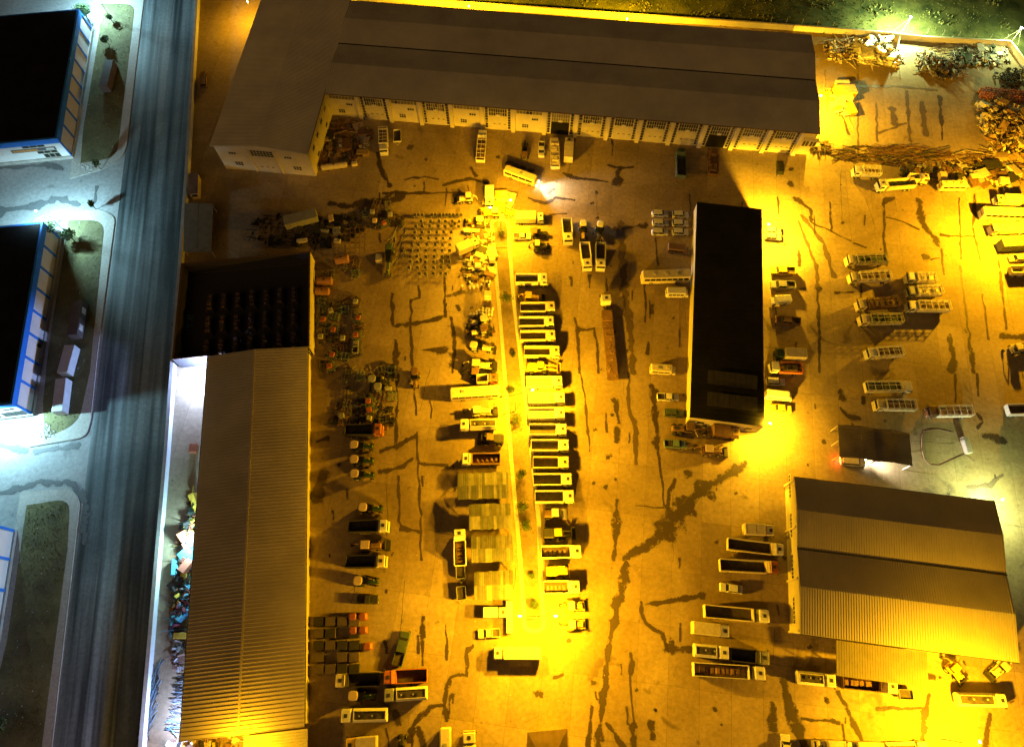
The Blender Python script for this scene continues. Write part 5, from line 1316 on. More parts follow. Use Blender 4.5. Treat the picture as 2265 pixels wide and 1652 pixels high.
# ---- boxes
def crate(label, rc, x, y, w, d, h, m, rot=0.0, group=None, cat='crate', name='crate'):
    p = GT(rc, x, y, h)
    t = thing(name, label, cat, (p.x, p.y, .004), rot, group)
    q = M(); q.soft(-w / 2, w / 2, -d / 2, d / 2, 0, h, .04); q.obj('crate_body', m, t)
    q = M(); q.box(-w / 2 + .08, w / 2 - .08, -d / 2 + .08, d / 2 - .08, h + .002, h + .04); q.obj('lid', m, t)
    return t
CR = 'crates and boxes lying among the machines'
for lab, rc, x, y, w, d, h, m in (
    ('cream box atop a shadow beside the planted strip kerb', '11', 2052, 940, 1.7, 1.3, 2.6, CREAM),
    ('cream box at the kerb above the dark shadow', '11', 2088, 622, 1.5, 1.9, 1.8, CREAM),
    ('glaring white box between the barrels and the rusted frames', '11', 1965, 690, 1.5, 1.2, 1.2, W),
    ('cream square box beside the grid of metal stands', '11', 1868, 385, 1.7, 1.1, 1.2, W),
    ('small white case with dark foot beside the green tarped machine', '11', 1085, 622, 1.5, 2.0, 1.4, CREAM),
    ('orange-tinted pair of boxes stacked by the dim scrap', '11', 662, 275, 1.3, 2.0, 1.2, TAN),
    ('grey tilted box by the dim scrap', '11', 605, 392, 2.2, 1.0, .9, GREY),
    ('upright grey box by the dim wire scrap', '11', 712, 380, 1.9, 1.9, .9, GREY),
    ('cream flat box beside the red frames', '11', 718, 473, 1.7, .9, .8, CREAM),
    ('pale pump box standing at the hose ring', '23', 1772, 625, 1.2, 3.8, 1.3, STEEL),
    ('yellow cabinet at the right of the scrap row', '03', 2100, 1585, 2.4, 1.9, 1.6, CREAM),
    ('yellow bin behind the minibus at the scrap row', '03', 1840, 1545, 2.6, 1.5, 1.2, CREAM),
    ('rust-spotted hooded barrel box at the scrap row', '03', 1558, 1545, 1.9, 2.4, 1.4, TAN),
    ('dark flatbed crate in front of the workshop scrap corner', '01', 870, 1442, 1.5, 1.0, .8, CREAM),
    ('white chest inside the fenced scrap corner', '01', 750, 1292, 1.0, 1.3, .8, W)):
    crate(lab, rc, x, y, w, d, h, m, random.uniform(-.3, .3), CR)
# ---- tall metal stands in rows
def stand():
    t = root('metal_stand')
    q = M()
    for x in (-.32, .32):
        for y in (-.3, .3): q.tube((x, y, 0), (x, y, 1.25 if x < 0 else 2.0), .045, 4)
    for z in (1.25, 1.6, 1.97): q.tube((.32, -.3, z), (.32, .3, z), .045, 4)
    q.tube((-.32, -.3, 1.22), (.32, -.3, 1.22), .045, 4); q.tube((-.32, .3, .3), (.32, .3, .3), .025, 4); q.tube((-.32, -.3, .3), (.32, -.3, .3), .025, 4)
    q.obj('stand_frame', STEEL, t)
    q = M(); q.box(-.42, .28, -.36, .36, 1.29, 1.36); q.obj('dark_panel', DARK, t)
    q = M(); q.box(-.9, -.36, -.05, .05, .5, .56); q.obj('cross_bar', STEEL, t)
    return t
rows = [(500, (560, 620, 690, 860, 920, 1000, 1060, 1120, 1170, 1240, 1310, 1375)), (610, (670, 835, 985, 1095, 1215, 1340)), (700, (575, 685, 820, 970, 1085, 1205, 1330)),
        (805, (555, 680, 805, 945, 1065, 1195)), (915, (555, 665, 800, 935, 1055, 1185)), (1030, (505, 625, 770, 920, 1045, 1175)), (1135, (495, 610, 750, 910, 1040, 1170)),
        (1240, (480, 595, 750, 900, 1035, 1145)), (1330, (480, 600, 745, 890, 1035, 1165)), (1430, (455, 605, 745, 890, 1025, 1170)), (1540, (640, 745, 885, 1015, 1105))]
for y, xs in rows:
    for x in xs:
        p = G(848.6 + x / 8, 413 + y / 8 + random.uniform(-.5, .5), 1.3)
        spawn('stand', stand, (p.x, p.y, .004), R(4) + random.uniform(-.12, .12), 'tall metal stand with a dark square panel, in the ranks of stands', 'metal stand', 'ranks of metal stands')
# ---- drums and tyres
def drum(m):
    def f():
        t = root('drum'); q = M(); q.tube((0, 0, 0), (0, 0, .86), .3, 12); q.tube((0, 0, .28), (0, 0, .32), .32, 12); q.tube((0, 0, .56), (0, 0, .6), .32, 12); q.obj('drum_shell', m, t)
        q = M(); q.tube((0, 0, .862), (0, 0, .89), .27, 12); q.obj('lid', m, t); return t
    return f
for x, y in ((395, 30), (427, 66), (393, 106), (460, 106), (525, 88), (605, 78), (730, 80), (690, 18), (745, 18), (258, 90)):
    p = G(990 + x / 8, 619.4 + y / 8, .9); spawn('drum', drum(W), (p.x, p.y, .004), 0, 'white drum standing in the loose cluster beside the strip kerb', 'drum', 'loose cluster of white drums')
for x, y in ((628, 490), (690, 495), (735, 505), (797, 495), (560, 527), (620, 535), (675, 540), (727, 543), (783, 540), (517, 552), (410, 597), (468, 600), (520, 595), (577, 577), (625, 583), (672, 592), (727, 592), (778, 588)):
    p = G(990 + x / 8, 619.4 + y / 8, .9); spawn('drum', drum(W), (p.x, p.y, .004), 0, 'white drum packed in the dense block of drums at the strip kerb', 'drum', 'dense block of white drums')
k = 0
for j in range(6):
    for i in range(17):
        x = 1880 + i * 24 + (j % 2) * 10 + random.uniform(-4, 4); y = 768 + j * 17 + i * 3.2 - abs(i - 5) * .6 + random.uniform(-3, 3)
        if j in (0,) and i < 2 or x > 2290: continue
        p = GT('03', x, y, .6 if j < 3 else 1.2); spawn('red_drum', drum(ORG), (p.x, p.y, .004 if j < 3 else .55), 0, 'orange-red drum in the long bank of drums by the scrap', 'drum', 'bank of orange-red drums')
def tyre():
    t = M(); n = 14; k_ = 6
    for i in range(n):
        a = 2 * math.pi * i / n
        for j in range(k_):
            b = 2 * math.pi * j / k_; t.v.append(((.42 + .15 * math.cos(b)) * math.cos(a), (.42 + .15 * math.cos(b)) * math.sin(a), .15 + .15 * math.sin(b)))
    for i in range(n):
        for j in range(k_): t.f.append((i * k_ + j, ((i + 1) % n) * k_ + j, ((i + 1) % n) * k_ + (j + 1) % k_, i * k_ + (j + 1) % k_)); t.mi.append(0)
    return t.obj('scrap_tyre', TYRE)
for i in range(70):
    x = random.gauss(2150, 55); y = random.gauss(690, 40)
    p = GT('03', max(2020, min(2250, x)), max(615, min(770, y)), .3)
    o = spawn('tyre', tyre, (p.x, p.y, .02 + .3 * int(random.random() * 3)), 0, 'worn black tyre thrown on the tyre heap near the mast', 'tyre', 'heap of worn tyres')
    o.rotation_euler = (random.uniform(-.5, .5), random.uniform(-.5, .5), 0)
# ---- scrap heaps (nobody could count these)
def heap(name, label, rc, x, y, rx, ry, h, n, mats, size=(.2, .9), stick=False, rot=0.0, cat='scrap heap', kind='stuff'):
    c = GT(rc, x, y, h * .4); m_ = M()
    dome = 'heap' in name and ('crate' in name or 'glaring' in label or 'plastic' in name)
    n = int(n * (.55 if stick else .8 if dome else 1.1)); base = random.uniform(-.3, .3)
    gx_ = max(2, int(rx / 1.1)); gy_ = max(2, int(ry / 1.1)); occ = {}
    for i in range(n):
        for _ in range(20):
            ux = random.uniform(-1, 1); uy = random.uniform(-1, 1); cell = (int((ux + 1) * gx_), int((uy + 1) * gy_))
            if cell not in occ: occ[cell] = random.random() if (ux * ux + uy * uy) < 1.25 else 0
            if occ[cell] > (.15 if dome or stick else .42): break
        px = ux * rx * .92; py = uy * ry * .92; rr = max(0, 1 - (ux * ux + uy * uy) * .7)
        z = (h * rr * random.uniform(.3, 1.0) if dome else h * .55 * occ[cell] * random.random()) + .08
        m_.cur = int(occ[cell] * 97) % len(mats) if random.random() < .6 else random.randrange(len(mats)); s = random.uniform(*size) * (2.6 if random.random() < .07 and not stick else 1)
        yaw = base + random.choice((0, math.pi / 2)) + random.gauss(0, .18)
        if stick: m_.rbox((px, py, z * .6), (s * 6, .10, .10), rot + random.gauss(0, .3), random.gauss(0, .04))
        elif random.random() < .4: m_.rbox((px, py, z), (s * 3.0, .09, .09), yaw, random.gauss(0, .1))
        else: m_.rbox((px, py, z), (s * 1.2, s * random.uniform(.4, .9), s * random.uniform(.15, .6)), yaw if not dome else random.uniform(0, 6.28), random.gauss(0, .08 if not dome else .3), random.gauss(0, .08 if not dome else .3))
    o = m_.obj(name, mats); o.location = (c.x, c.y, 0)
    return tag(o, label, cat, None, kind)
WOODP = mat('pale_scrap', (.52, .44, .28), .8, var=.35)
GRS = mat('scrap_steel', (.22, .21, .2), .6, .2, var=.4)
heap('scrap_heap', 'glaring white scrap metal heap under the first mast', '03', 985, 440, 7, 6, 2.0, 420, [W, STEEL, W, CREAM], (.3, 1.8))
heap('scrap_heap', 'yellow-lit scrap pieces next to the glaring white heap', '03', 680, 430, 6, 6, 1.0, 200, [STEEL, WOODP, RUST], (.2, 1.0))
heap('scrap_heap', 'black scrap heap beside the glaring white heap', '03', 1425, 540, 4, 4.5, 2.0, 420, [DARK, GRS, BRN], (.15, .7))
heap('scrap_heap', 'mixed dark scrap heap with brown rods', '03', 1620, 590, 6, 5, 1.8, 420, [DARK, DARK, GRS, BRN], (.15, .8))
heap('rod_heap', 'brown bundle of rods on top of the dark scrap', '03', 1640, 420, 6, 2.5, 1.2, 120, [RUST, BRN, WOODM], (.2, .7), True)
heap('scrap_heap', 'greenish scrap strip with yellow panels by the second mast', '03', 1880, 490, 9, 4.0, 1.2, 460, [GRS, DARK, DGN, GRS, CREAM], (.15, 1.0))
heap('crate_heap', 'large tumbled heap of pale crates at the scrap corner', '03', 2150, 1110, 8.5, 12, 3.0, 900, [WOODP, CREAM, WOODM, BRN], (.4, 1.1))
heap('crate_heap', 'small spill of pale crates below the drum bank', '03', 2090, 930, 5, 2, .8, 120, [WOODP, WOODM, CREAM], (.3, .9))
heap('branch_heap', 'brown heap of branches and iron rods below the open concrete', '03', 1090, 1360, 17, 3.4, 1.0, 420, [RUST, BRN, DARK, DARK], (.3, 1.0), True)
heap('branch_heap', 'scattered long rods reaching to the yellow beams', '03', 1900, 1430, 13, 4.5, .8, 260, [RUST, WOODM, BRN, WOODP], (.4, 1.3), True, R(-8))
heap('scrap_heap', 'row of dim vehicle parts behind the small tipper', '03', 1450, 1520, 9, 3, 1.0, 260, [DARK, BRN, GRS, RUST], (.2, 1.0))
heap('scrap_heap', 'yellow-lit vehicle parts beside the scrap-row cabinet', '03', 1960, 1540, 9, 4, 1.3, 260, [CREAM, STEEL, RUST, DARK], (.3, 1.6))
heap('frame_heap', 'yellow stacked frames and pallets against the workshop end wall', '03', 620, 880, 4, 6, 1.4, 90, [YEL, CREAM, STEEL], (.8, 2.4))
heap('wire_heap', 'dark heap of wire at the workshop corner', '03', 470, 1300, 2.6, 2.2, 1.6, 200, [DARK, RUST, GRS], (.2, .8))
heap('scrap_heap', 'brown junk in the fenced corner under the workshop wing', '01', 760, 1240, 7, 8, 1.3, 420, [BRN, RUST, DARK, WOODM, TAN], (.2, 1.4))
heap('scrap_heap', 'pinkish bags beside the fenced junk', '01', 970, 1230, 1.2, 4, 1.0, 60, [TAN, BRN, GREY], (.4, 1.0))
heap('scrap_heap', 'wire and rod scrap at the top of the store yard', '11', 450, 380, 16, 5, 1.0, 300, [DARK, BLACK, DARK], (.2, 1.2))
heap('scrap_heap', 'implements lying above the red-cabbed tipper', '21', 950, 370, 8, 4, 1.0, 130, [DARK, DARK, BRN], (.2, 1.2))
heap('rod_heap', 'dark long rods near the ranks of metal stands', '11', 1260, 500, 2.4, 6.5, 1.2, 60, [STEEL, GRS], (.3, .5), True, R(75))
heap('scrap_heap', 'bright machine parts and frames beside the strip kerb', '11', 1960, 500, 4.5, 7, 1.2, 320, [CREAM, DARK, STEEL, RUST], (.2, 1.3))
heap('scrap_heap', 'dark scrap with pale bits between box and drums', '11', 1960, 740, 4.5, 3.5, 1.0, 220, [DARK, STEEL, BRN, CREAM], (.2, .9))
heap('scrap_heap', 'dark ploughs below the block of drums', '11', 1990, 1230, 3.8, 3.5, .9, 120, [DARK, RUST, CREAM], (.2, .8))
heap('scrap_heap', 'scrap of machine parts under the uppermost lamp pole', '11', 2150, 180, 4.5, 4, 1.4, 120, [YEL, CREAM, STEEL], (.3, 1.4))
SKYB = mat('sky_blue_plastic', (.10, .35, .50), .4, var=.2); PURP = mat('maroon_plastic', (.20, .05, .07), .5, var=.3)
for l, rc, x, y, rx, ry, ms in (
    ('dark wrapped bundles beside the ribbed shed wall', '20', 1690, 1270, .9, 4, [DARK, YEL, DGN]), ('bright red and yellow playground pieces beside the ribbed shed', '20', 1672, 1440, 1.4, 6, [RED, ORG, RED, YEL]),
    ('red and yellow plastic pieces further along the ribbed shed', '20', 1660, 1610, 1.4, 5, [RED, DARK, ORG, SKYB])):
    heap('plastic_heap', l, rc, x, y, rx, ry, 1.6, 160, ms, (.3, 1.2))
SKYB = mat('sky_blue_plastic', (.10, .35, .50), .4, var=.2); PURP = mat('maroon_plastic', (.20, .05, .07), .5, var=.3)
heap('plastic_heap', 'black and blue bags piled against the ribbed shed', '30', 1610, 180, 2.0, 8, 1.8, 260, [DARK, DARK, SKYB, RED, YEL], (.4, 1.1))
heap('plastic_heap', 'maroon and blue tubs piled against the ribbed shed', '30', 1600, 470, 1.8, 6, 1.7, 200, [PURP, PURP, SKYB, DARK], (.4, 1.1))
heap('plastic_heap', 'grey sacks below the orange tub by the ribbed shed', '30', 1585, 790, 1.5, 4, 1.3, 120, [GRS, BRN, GREY], (.4, 1.0))
heap('pipe_heap', 'dark blue pipes stacked crosswise by the ribbed shed', '30', 1570, 1260, .7, 5.5, 1.6, 160, [DARK, BLU, GRS], (.3, .5), True, R(5))
heap('pipe_heap', 'dark blue rods along the boundary wall', '30', 1325, 1280, .7, 8, 1.0, 160, [DARK, BLU, GRS], (.3, .8), True, R(80))
heap('scrap_heap', 'scaffold parts in the courtyard at the shed end', '10', 1610, 1180, 1.2, 3, 1.2, 80, [SKYB, GRS, BLU], (.3, .8), True)
crate('red tub beside the ribbed shed wall in the dark lane', '20', 1702, 655, 1.6, 1.9, 1.2, ORG, 0, None, 'tub', 'plastic_tub')
crate('orange round tub on the maroon pile by the ribbed shed', '30', 1590, 665, 2.6, 1.2, 1.4, YEL, 0, None, 'tub', 'plastic_tub')
crate('pale board leaning on the lane side of the boundary wall', '10', 1592, 1380, 1.1, 3.4, .5, CREAM, R(-6), None, 'board', 'notice_board')
heap('scrap_heap', 'small parts along the wall foot at the shed end', '30', 1850, 1600, 8, 1.5, 1.0, 160, [YEL, DARK, BRN, CREAM], (.2, .9))
# ---- rounded red bins and dark crates by the ribbed shed
for i, (x, y) in enumerate(((855, 498), (943, 496), (858, 620), (945, 616), (987, 760))):
    p = GT('31', x, y, 1.3); t = thing('round_bin', 'red rounded bin with domed lid beside the ribbed shed lane', 'bin', (p.x, p.y, .004), R(4), 'red rounded bins')
    q = M(); q.soft(-.85, .85, -.75, .75, .15, 1.1, .2); q.obj('bin_body', RED, t)
    q = M(); q.soft(-.8, .8, -.7, .7, 1.102, 1.4, .25); q.obj('lid', RED, t)
for i in range(5):
    for j in range(4):
        if random.random() < .15: continue
        p = GT('31', 555 + j * 105, 540 + i * 105, 1.0); t = thing('storage_crate', 'dark storage crate in the dim block by the ribbed shed', 'crate', (p.x, p.y, .004), R(4), 'dim block of storage crates')
        q = M(); q.box(-1.0, 1.0, -.9, .9, 0, 1.1); q.obj('crate_body', random.choice([DARK, DARK, DKC]), t)
        q = M(); q.box(-.96, .96, -.86, .86, 1.102, 1.16); q.obj('lid', random.choice([DARK, DARK, DKC]), t)
# ---- lying tanks and the capsule
def lying_tank(label, rc, x0, y0, x1, y1, r, m):
    c, a, L = along(rc, x0, y0, x1, y1, r)
    t = thing('lying_tank', label, 'tank', (c.x, c.y, .15), a)
    q = M(); q.tube((-L / 2 + .2, 0, r), (L / 2 - .2, 0, r), r, 14); q.tube((L / 2 - .2, 0, r), (L / 2, 0, r), r, 14, r * .6); q.tube((-L / 2 + .2, 0, r), (-L / 2, 0, r), r, 14, r * .6); q.obj('shell', m, t)
    for x in (-L / 4, L / 4):
        q = M(); q.box(x - .12, x + .12, -r * .8, r * .8, -.15, r * .25); q.obj('saddle', DARK, t)
    q = M(); q.tube((0, 0, r * 1.98), (0, 0, r * 2 + .2), .25, 8); q.obj('filler_cap', DARK, t)
OT = mat('orange_tank_paint', (.34, .17, .08), .45, var=.2)
lying_tank('orange lying tank with curved hood beside the store yard wall', '11', 700, 655, 825, 640, 1.1, OT)
lying_tank('orange lying tank with a bright glint at the store yard wall', '11', 540, 845, 680, 835, 1.0, OT)
lying_tank('orange lying tank with cream end, lower of the pair at the wall', '11', 528, 930, 655, 930, .95, OT)
lying_tank('long pale capsule lying beside the workshop wing corner', '01', 580, 1490, 808, 1460, .8, CREAM)
# ---- red-brown frame racks
c, a, L = along('11', 880, 600, 880, 370, 1.0)
rf_ = thing('frame_rack', 'reddish-brown open frame rack behind the ranks of stands', 'rack', (c.x, c.y, 0), a)
for i in range(6):
    x = -L / 2 + i * L / 5; q = M(); q.box(x - .05, x + .05, -2.6, 2.6, 1.4, 1.5)
    for y in (-2.5, 0, 2.5): q.box(x - .05, x + .05, y - .05, y + .05, 0, 1.4)
    q.obj('frame', RUST, rf_)
q = M(); [q.box(-L / 2, L / 2, y - .05, y + .05, 1.51, 1.6) for y in (-2.5, -1.2, 0, 1.2, 2.5)]; q.obj('rail', RUST, rf_)
# ---- machines near the strip top and dim lane
V('hoe', '11', 1770, 105, 1955, 95, 'backhoe loader with wide bucket standing alone above the stands', m=CREAM, fixL=6.5)
V('hoe', '11', 1925, 225, 2262, 235, 'long-armed loader blazing under the uppermost lamp pole', m=YEL, top=W, fixL=8.0)
V('trac', '11', 1865, 305, 2005, 310, 'small tractor with front bar beside the ranks of stands', m=YEL, top=CREAM, fixL=3.5, loader=True)
V('box', '11', 2070, 170, 2068, 40, 'white box truck blazing by the uppermost lamp pole', fixL=6.0, cm=W, bm=W)
V('trail', '11', 2250, 60, 2120, 62, 'yellow railed trailer beside the blazing box truck', m=YEL, bm=YEL, fixL=4.0)
V('box', '11', 1955, 500, 1800, 570, 'ribbed cream wagon standing askew among the scrap', cm=CREAM, bm=CREAM, ribs=True, fixL=6.0)
V('trac', '11', 1905, 1200, 2030, 1180, 'little tractor with square cream roof below the drums', m=CREAM, top=CREAM, fixL=3.5)
V('trac', '11', 1905, 1290, 2030, 1265, 'little tractor with brown square roof below its cream twin', m=CREAM, top=BRN, fixL=3.5)
V('trac', '11', 2085, 1430, 1915, 1415, 'cream tractor with rounded roof facing the strip kerb', m=CREAM, top=CREAM, fixL=4.5, loader=True)
V('hoe', '11', 2140, 1580, 1815, 1570, 'cream backhoe loader with a long arm over the kerb', m=CREAM, fixL=8.5)
V('hoe', '11', 2140, 1660, 1800, 1640, 'dark backhoe loader beneath the cream long-armed one', m=DARK, top=BRN, fixL=8.0)
V('tip', '21', 2150, 55, 1955, 60, 'small truck with red-ended flat bed above the bright bus', cm=RED, bm=CREAM, fixL=5.0, w=2.0)
V('trac', '11', 1160, 850, 1190, 480, 'tall green tarped harvester between rods and white case', m=GRN, top=GRN, fixL=8.0)
V('trac', '21', 1205, 65, 1010, 62, 'dim tractor with framed white roof in the shed lane', m=DARK, top=GREY, fixL=4.5)
V('trac', '21', 1195, 128, 1085, 130, 'dim tractor with small pale bonnet in the shed lane', m=GREY, top=GREY, fixL=3.5)
V('trac', '21', 1410, 115, 1410, 0, 'brown tractor alone on the concrete of the shed lane', m=BRN, top=BRN, fixL=4.0)
V('car', '11', 885, 1375, 880, 1460, 'small dark handcart-like trailer with pale rails in the dim lane', z=.7, kind='pickup', name='pickup_truck', cat='pickup', m=GREY, fixL=3.5, w=1.5)
V('car', '00', 1800, 560, 1800, 850, 'dim brown car beside the dark yard wall', z=.7, kind='suv', m=BRN, fixL=6.0)
# ---- farm implements parked in dim rows
def implement(kind):
    def f():
        t = root('farm_implement'); fm = {0: DARK, 1: RUST, 2: GRS, 3: BLU}[kind % 4]
        q = M(); w = 1.1 + .25 * (kind % 3)
        for x in (-.9, -.1, .7): q.box(x - .06, x + .06, -w, w, .62, .74)
        for y in (-w * .7, w * .7): q.box(-1.0, .9, y - .05, y + .05, .745, .84)
        q.tube((.8, -w * .6, .75), (1.9, 0, .6), .06, 6); q.tube((.8, w * .6, .75), (1.9, 0, .6), .06, 6); q.obj('frame', fm, t)
        for k_ in range(5):
            y = -w + .15 + k_ * (2 * w - .3) / 4
            for x in ((-.9, .7) if kind % 2 else (-.5,)):
                q = M()
                if kind % 2: q.tube((x, y - .03, .34), (x, y + .03, .34), .33, 10)
                else: q.rbox((x, y, .38), (.5, .07, .7), .2, .35)
                q.obj('disc' if kind % 2 else 'share', GRS, t)
        if kind % 3 != 2: wheels(t, [-.3], w + .25, .36, .2)
        if kind % 3 == 1:
            q = M(); q.soft(-.8, .4, -.6, .6, .85, 1.5, .12); q.obj('hopper', {1: GREY, 4: TAN, 7: RED}.get(kind, BRN), t)
        return t
    return f
IMPL = 'farm implements parked in the dim shed lane'
spots = [('21', x, y) for y in (-30, 45, 190, 255, 330, 400) for x in (800, 900, 1000, 1100, 1190)] + [('11', x, y) for y in (700, 770, 1010, 1090, 1170, 1250, 1330, 1420, 1500, 1580) for x in (590, 690, 790, 890)] + [('11', x, y) for y in (160, 240, 320) for x in (960, 1060, 1160, 1260)]
for i, (rc, x, y) in enumerate(spots):
    if random.random() < .26: continue
    k_ = random.randrange(8); p = GT(rc, x + random.gauss(0, 16), y + random.gauss(0, 10), .7)
    nm_ = {0: 'bare plough with slanted shares', 1: 'disc harrow with a squat hopper', 2: 'grey wheelless plough frame', 3: 'blue-grey disc harrow', 4: 'plough with a tan hopper', 5: 'rusty wheelless disc harrow', 6: 'grey wheeled plough frame', 7: 'blue-grey disc harrow with red hopper'}[k_]
    spawn(('implement', k_), implement(k_), (p.x, p.y, .004), random.choice((R(4), R(94), R(184))) + random.gauss(0, .15), nm_ + ' in the dim rows of implements', 'farm implement', IMPL)
# ---- hose ring
hp = [GT('23', *p, .06) for p in ((1640, 520), (1500, 490), (1390, 505), (1362, 560), (1365, 680), (1385, 760), (1440, 805), (1520, 810), (1640, 755), (1740, 710), (1830, 770))]
q = M(); [q.tube(a_, b_, .09, 6) for a_, b_ in zip(hp, hp[1:])]
tag(q.obj('hose', RUST), 'brown hose laid in a ring near the double canopy', 'hose')
# ---- shrubs and trees
def foliage(m_, c, r, n, s):
    for i in range(n):
        d = Vector((random.gauss(0, 1), random.gauss(0, 1), random.gauss(0, 1))).normalized() * (random.random() ** .45)
        p = Vector(c) + Vector((d.x * r[0], d.y * r[1], d.z * r[2]))
        u = Vector((random.gauss(0, 1), random.gauss(0, 1), random.gauss(0, .6))).normalized(); v = u.orthogonal().normalized()
        k_ = s * random.uniform(.6, 1.4); m_.cur = 0 if random.random() < .6 else 1
        m_.quad(p - u * k_, p + v * k_ * .5, p + u * k_, p - v * k_ * .5)
def plant(name, label, p, H, r, n, s=.22, group=None, cat='tree', mats=(LEAF, LEAF2)):
    t = thing(name, label, cat, (p.x, p.y, p.z), random.uniform(0, 6), group)
    q = M(); q.tube((0, 0, 0), (.1, .05, H * .6), .05 + H * .018, 7, .04 + H * .008)
    for i in range(4):
        a = i * 1.6 + random.random(); q.tube((.05, .02, H * .4), (math.cos(a) * r * .6, math.sin(a) * r * .6, H * .75), .035 + H * .006, 5, .02)
    q.obj('trunk', BARK, t)
    q = M()
    for i in range(6):
        a = random.random() * 6.28; d = r * .5 * random.random(); foliage(q, (math.cos(a) * d, math.sin(a) * d, H * random.uniform(.55, .85)), (r * .62, r * .62, H * .22), n // 6, s)
    q.obj('crown', list(mats), t)
    return t
for rc, x, y, H, r, l in (('11', 2165, 445, 2.4, 1.9, 'dark bush at the round top of the planted strip'), ('11', 2215, 1010, 2.2, 2.2, 'dark dense bush across the strip from the dense drums'), ('21', 2258, 150, 1.6, 1.2, 'small bush in the strip beside the bright bus'),
                      ('22', 50, 420, 2.6, 2.2, 'round dark tree in the strip below the middle lamp pole'), ('22', 90, 890, 1.6, 1.5, 'low bush in the strip beside tippers'), ('22', 95, 1190, 2.0, 1.9, 'loose brown-leaved bush in the strip beside the road roller'),
                      ('22', 130, 1365, 1.8, 1.6, 'dark bush in the strip beside the large bright-roofed machine'), ('32', 175, 140, 1.0, .8, 'tiny sapling in the strip beside the small wheel loader'), ('32', 200, 395, 1.8, 1.5, 'pale bush in the strip end by the backhoes'), ('12', 10, 1490, 1.0, .9, 'tiny bush in the strip beside cream tipper')):
    plant('bush', l, GT(rc, x, y, .17), H, r, 420, .16, 'bushes in the planted strip', 'bush')
for rc, x, y, H, r, n, l in (('10', 470, 440, 6, 3.6, 1500, 'leafy tree lit blue-white at the corner of the second hall'), ('00', 790, 190, 6, 3.6, 1500, 'leafy tree lit blue-white beside the first hall'), ('10', 660, 480, 4, 2.2, 700, 'green tree beside the white street lamp on the second verge'),
                         ('10', 850, 200, 3.5, 1.1, 320, 'slim sapling at the rounded end of the second verge'), ('00', 1000, 205, 3.2, 1.2, 320, 'slim sapling near the street lamp on the first verge'), ('00', 965, 400, 3.0, 1.8, 500, 'dark shrubby tree on the first verge'),
                         ('00', 895, 1500, 3.6, 1.1, 320, 'slim sapling at the rounded end of the first verge'), ('10', 420, 930, 3.0, 1.2, 320, 'brownish sapling against the second hall wall'), ('10', 370, 1440, 2.6, 1.0, 260, 'small sapling beside a pale container'), ('30', 40, 1480, 4, 2.4, 700, 'dark green tree on the last verge')):
    plant('verge_tree', l, GT(rc, x, y, .17), H, r, n, .25, 'trees on the verges')
# ---- grass and litter (uncountable)
def inside(p, poly):
    c_ = False; n = len(poly)
    for i in range(n):
        a_, b_ = poly[i], poly[i - 1]
        if (a_[1] > p[1]) != (b_[1] > p[1]) and p[0] < (b_[0] - a_[0]) * (p[1] - a_[1]) / (b_[1] - a_[1]) + a_[0]: c_ = not c_
    return c_
gm = M(); lm = M()
def tuft(m_, x, y, z, s):
    for i in range(3):
        a_ = random.random() * 6.28; w_ = .5 * s; m_.quad((x - math.cos(a_) * w_, y - math.sin(a_) * w_, z), (x + math.cos(a_) * w_, y + math.sin(a_) * w_, z), (x + random.gauss(0, .3) * s, y + random.gauss(0, .3) * s, z + s))
for o_, g_ in isl:
    xs_ = [p[0] for p in g_]; ys_ = [p[1] for p in g_]
    for i in range(4200):
        x = random.uniform(min(xs_), max(xs_)); y = random.uniform(min(ys_), max(ys_))
        if not inside((x, y), g_): continue
        tuft(gm, x, y, .19, random.uniform(.06, .18))
        if i % 60 == 0: s = random.uniform(.06, .22); lm.rbox((x, y, .25), (s, s * .7, .06), random.random() * 6)
for rc, x, y in (('20', 390, 500), ('20', 420, 530), ('00', 760, 1490), ('10', 520, 290)):
    for i in range(30):
        p = GT(rc, x + random.gauss(0, 30), y + random.gauss(0, 25), .2); s = random.uniform(.1, .45); lm.rbox((p.x, p.y, .26), (s, s * .6, .08), random.random() * 6)
tag(gm.obj('grass', GRASSM), 'rough grass growing on the road verges', 'grass', kind='stuff')
tag(lm.obj('litter', LITTER), 'scattered white litter on the verges', 'litter', kind='stuff')
gm = M()
for i in range(8000):
    x = random.uniform(-60, 150); y = random.uniform(0, 42); p = Vector((x, 188 - .105 * (x + 57) + .8 + y ** 1.05))
    tuft(gm, p.x, p.y, -.03, random.uniform(.15, .35) * (2.2 if math.sin(p.x * .35) + math.sin(p.y * .6 + p.x * .1) > .9 else 1))
tag(gm.obj('grass', GRASSM), 'tall rough grass of the dark field beyond the pale wall', 'grass', kind='stuff')
lm = M()
for i in range(420):
    x = random.uniform(-40, 130); y = random.uniform(-10, 120); s = random.uniform(.06, .22); lm.rbox((x, y, .05), (s, s * .7, .06), random.random() * 6)
tag(lm.obj('rubble', WOODP), 'loose crumbs of rubble strewn over the yard', 'rubble', kind='stuff')

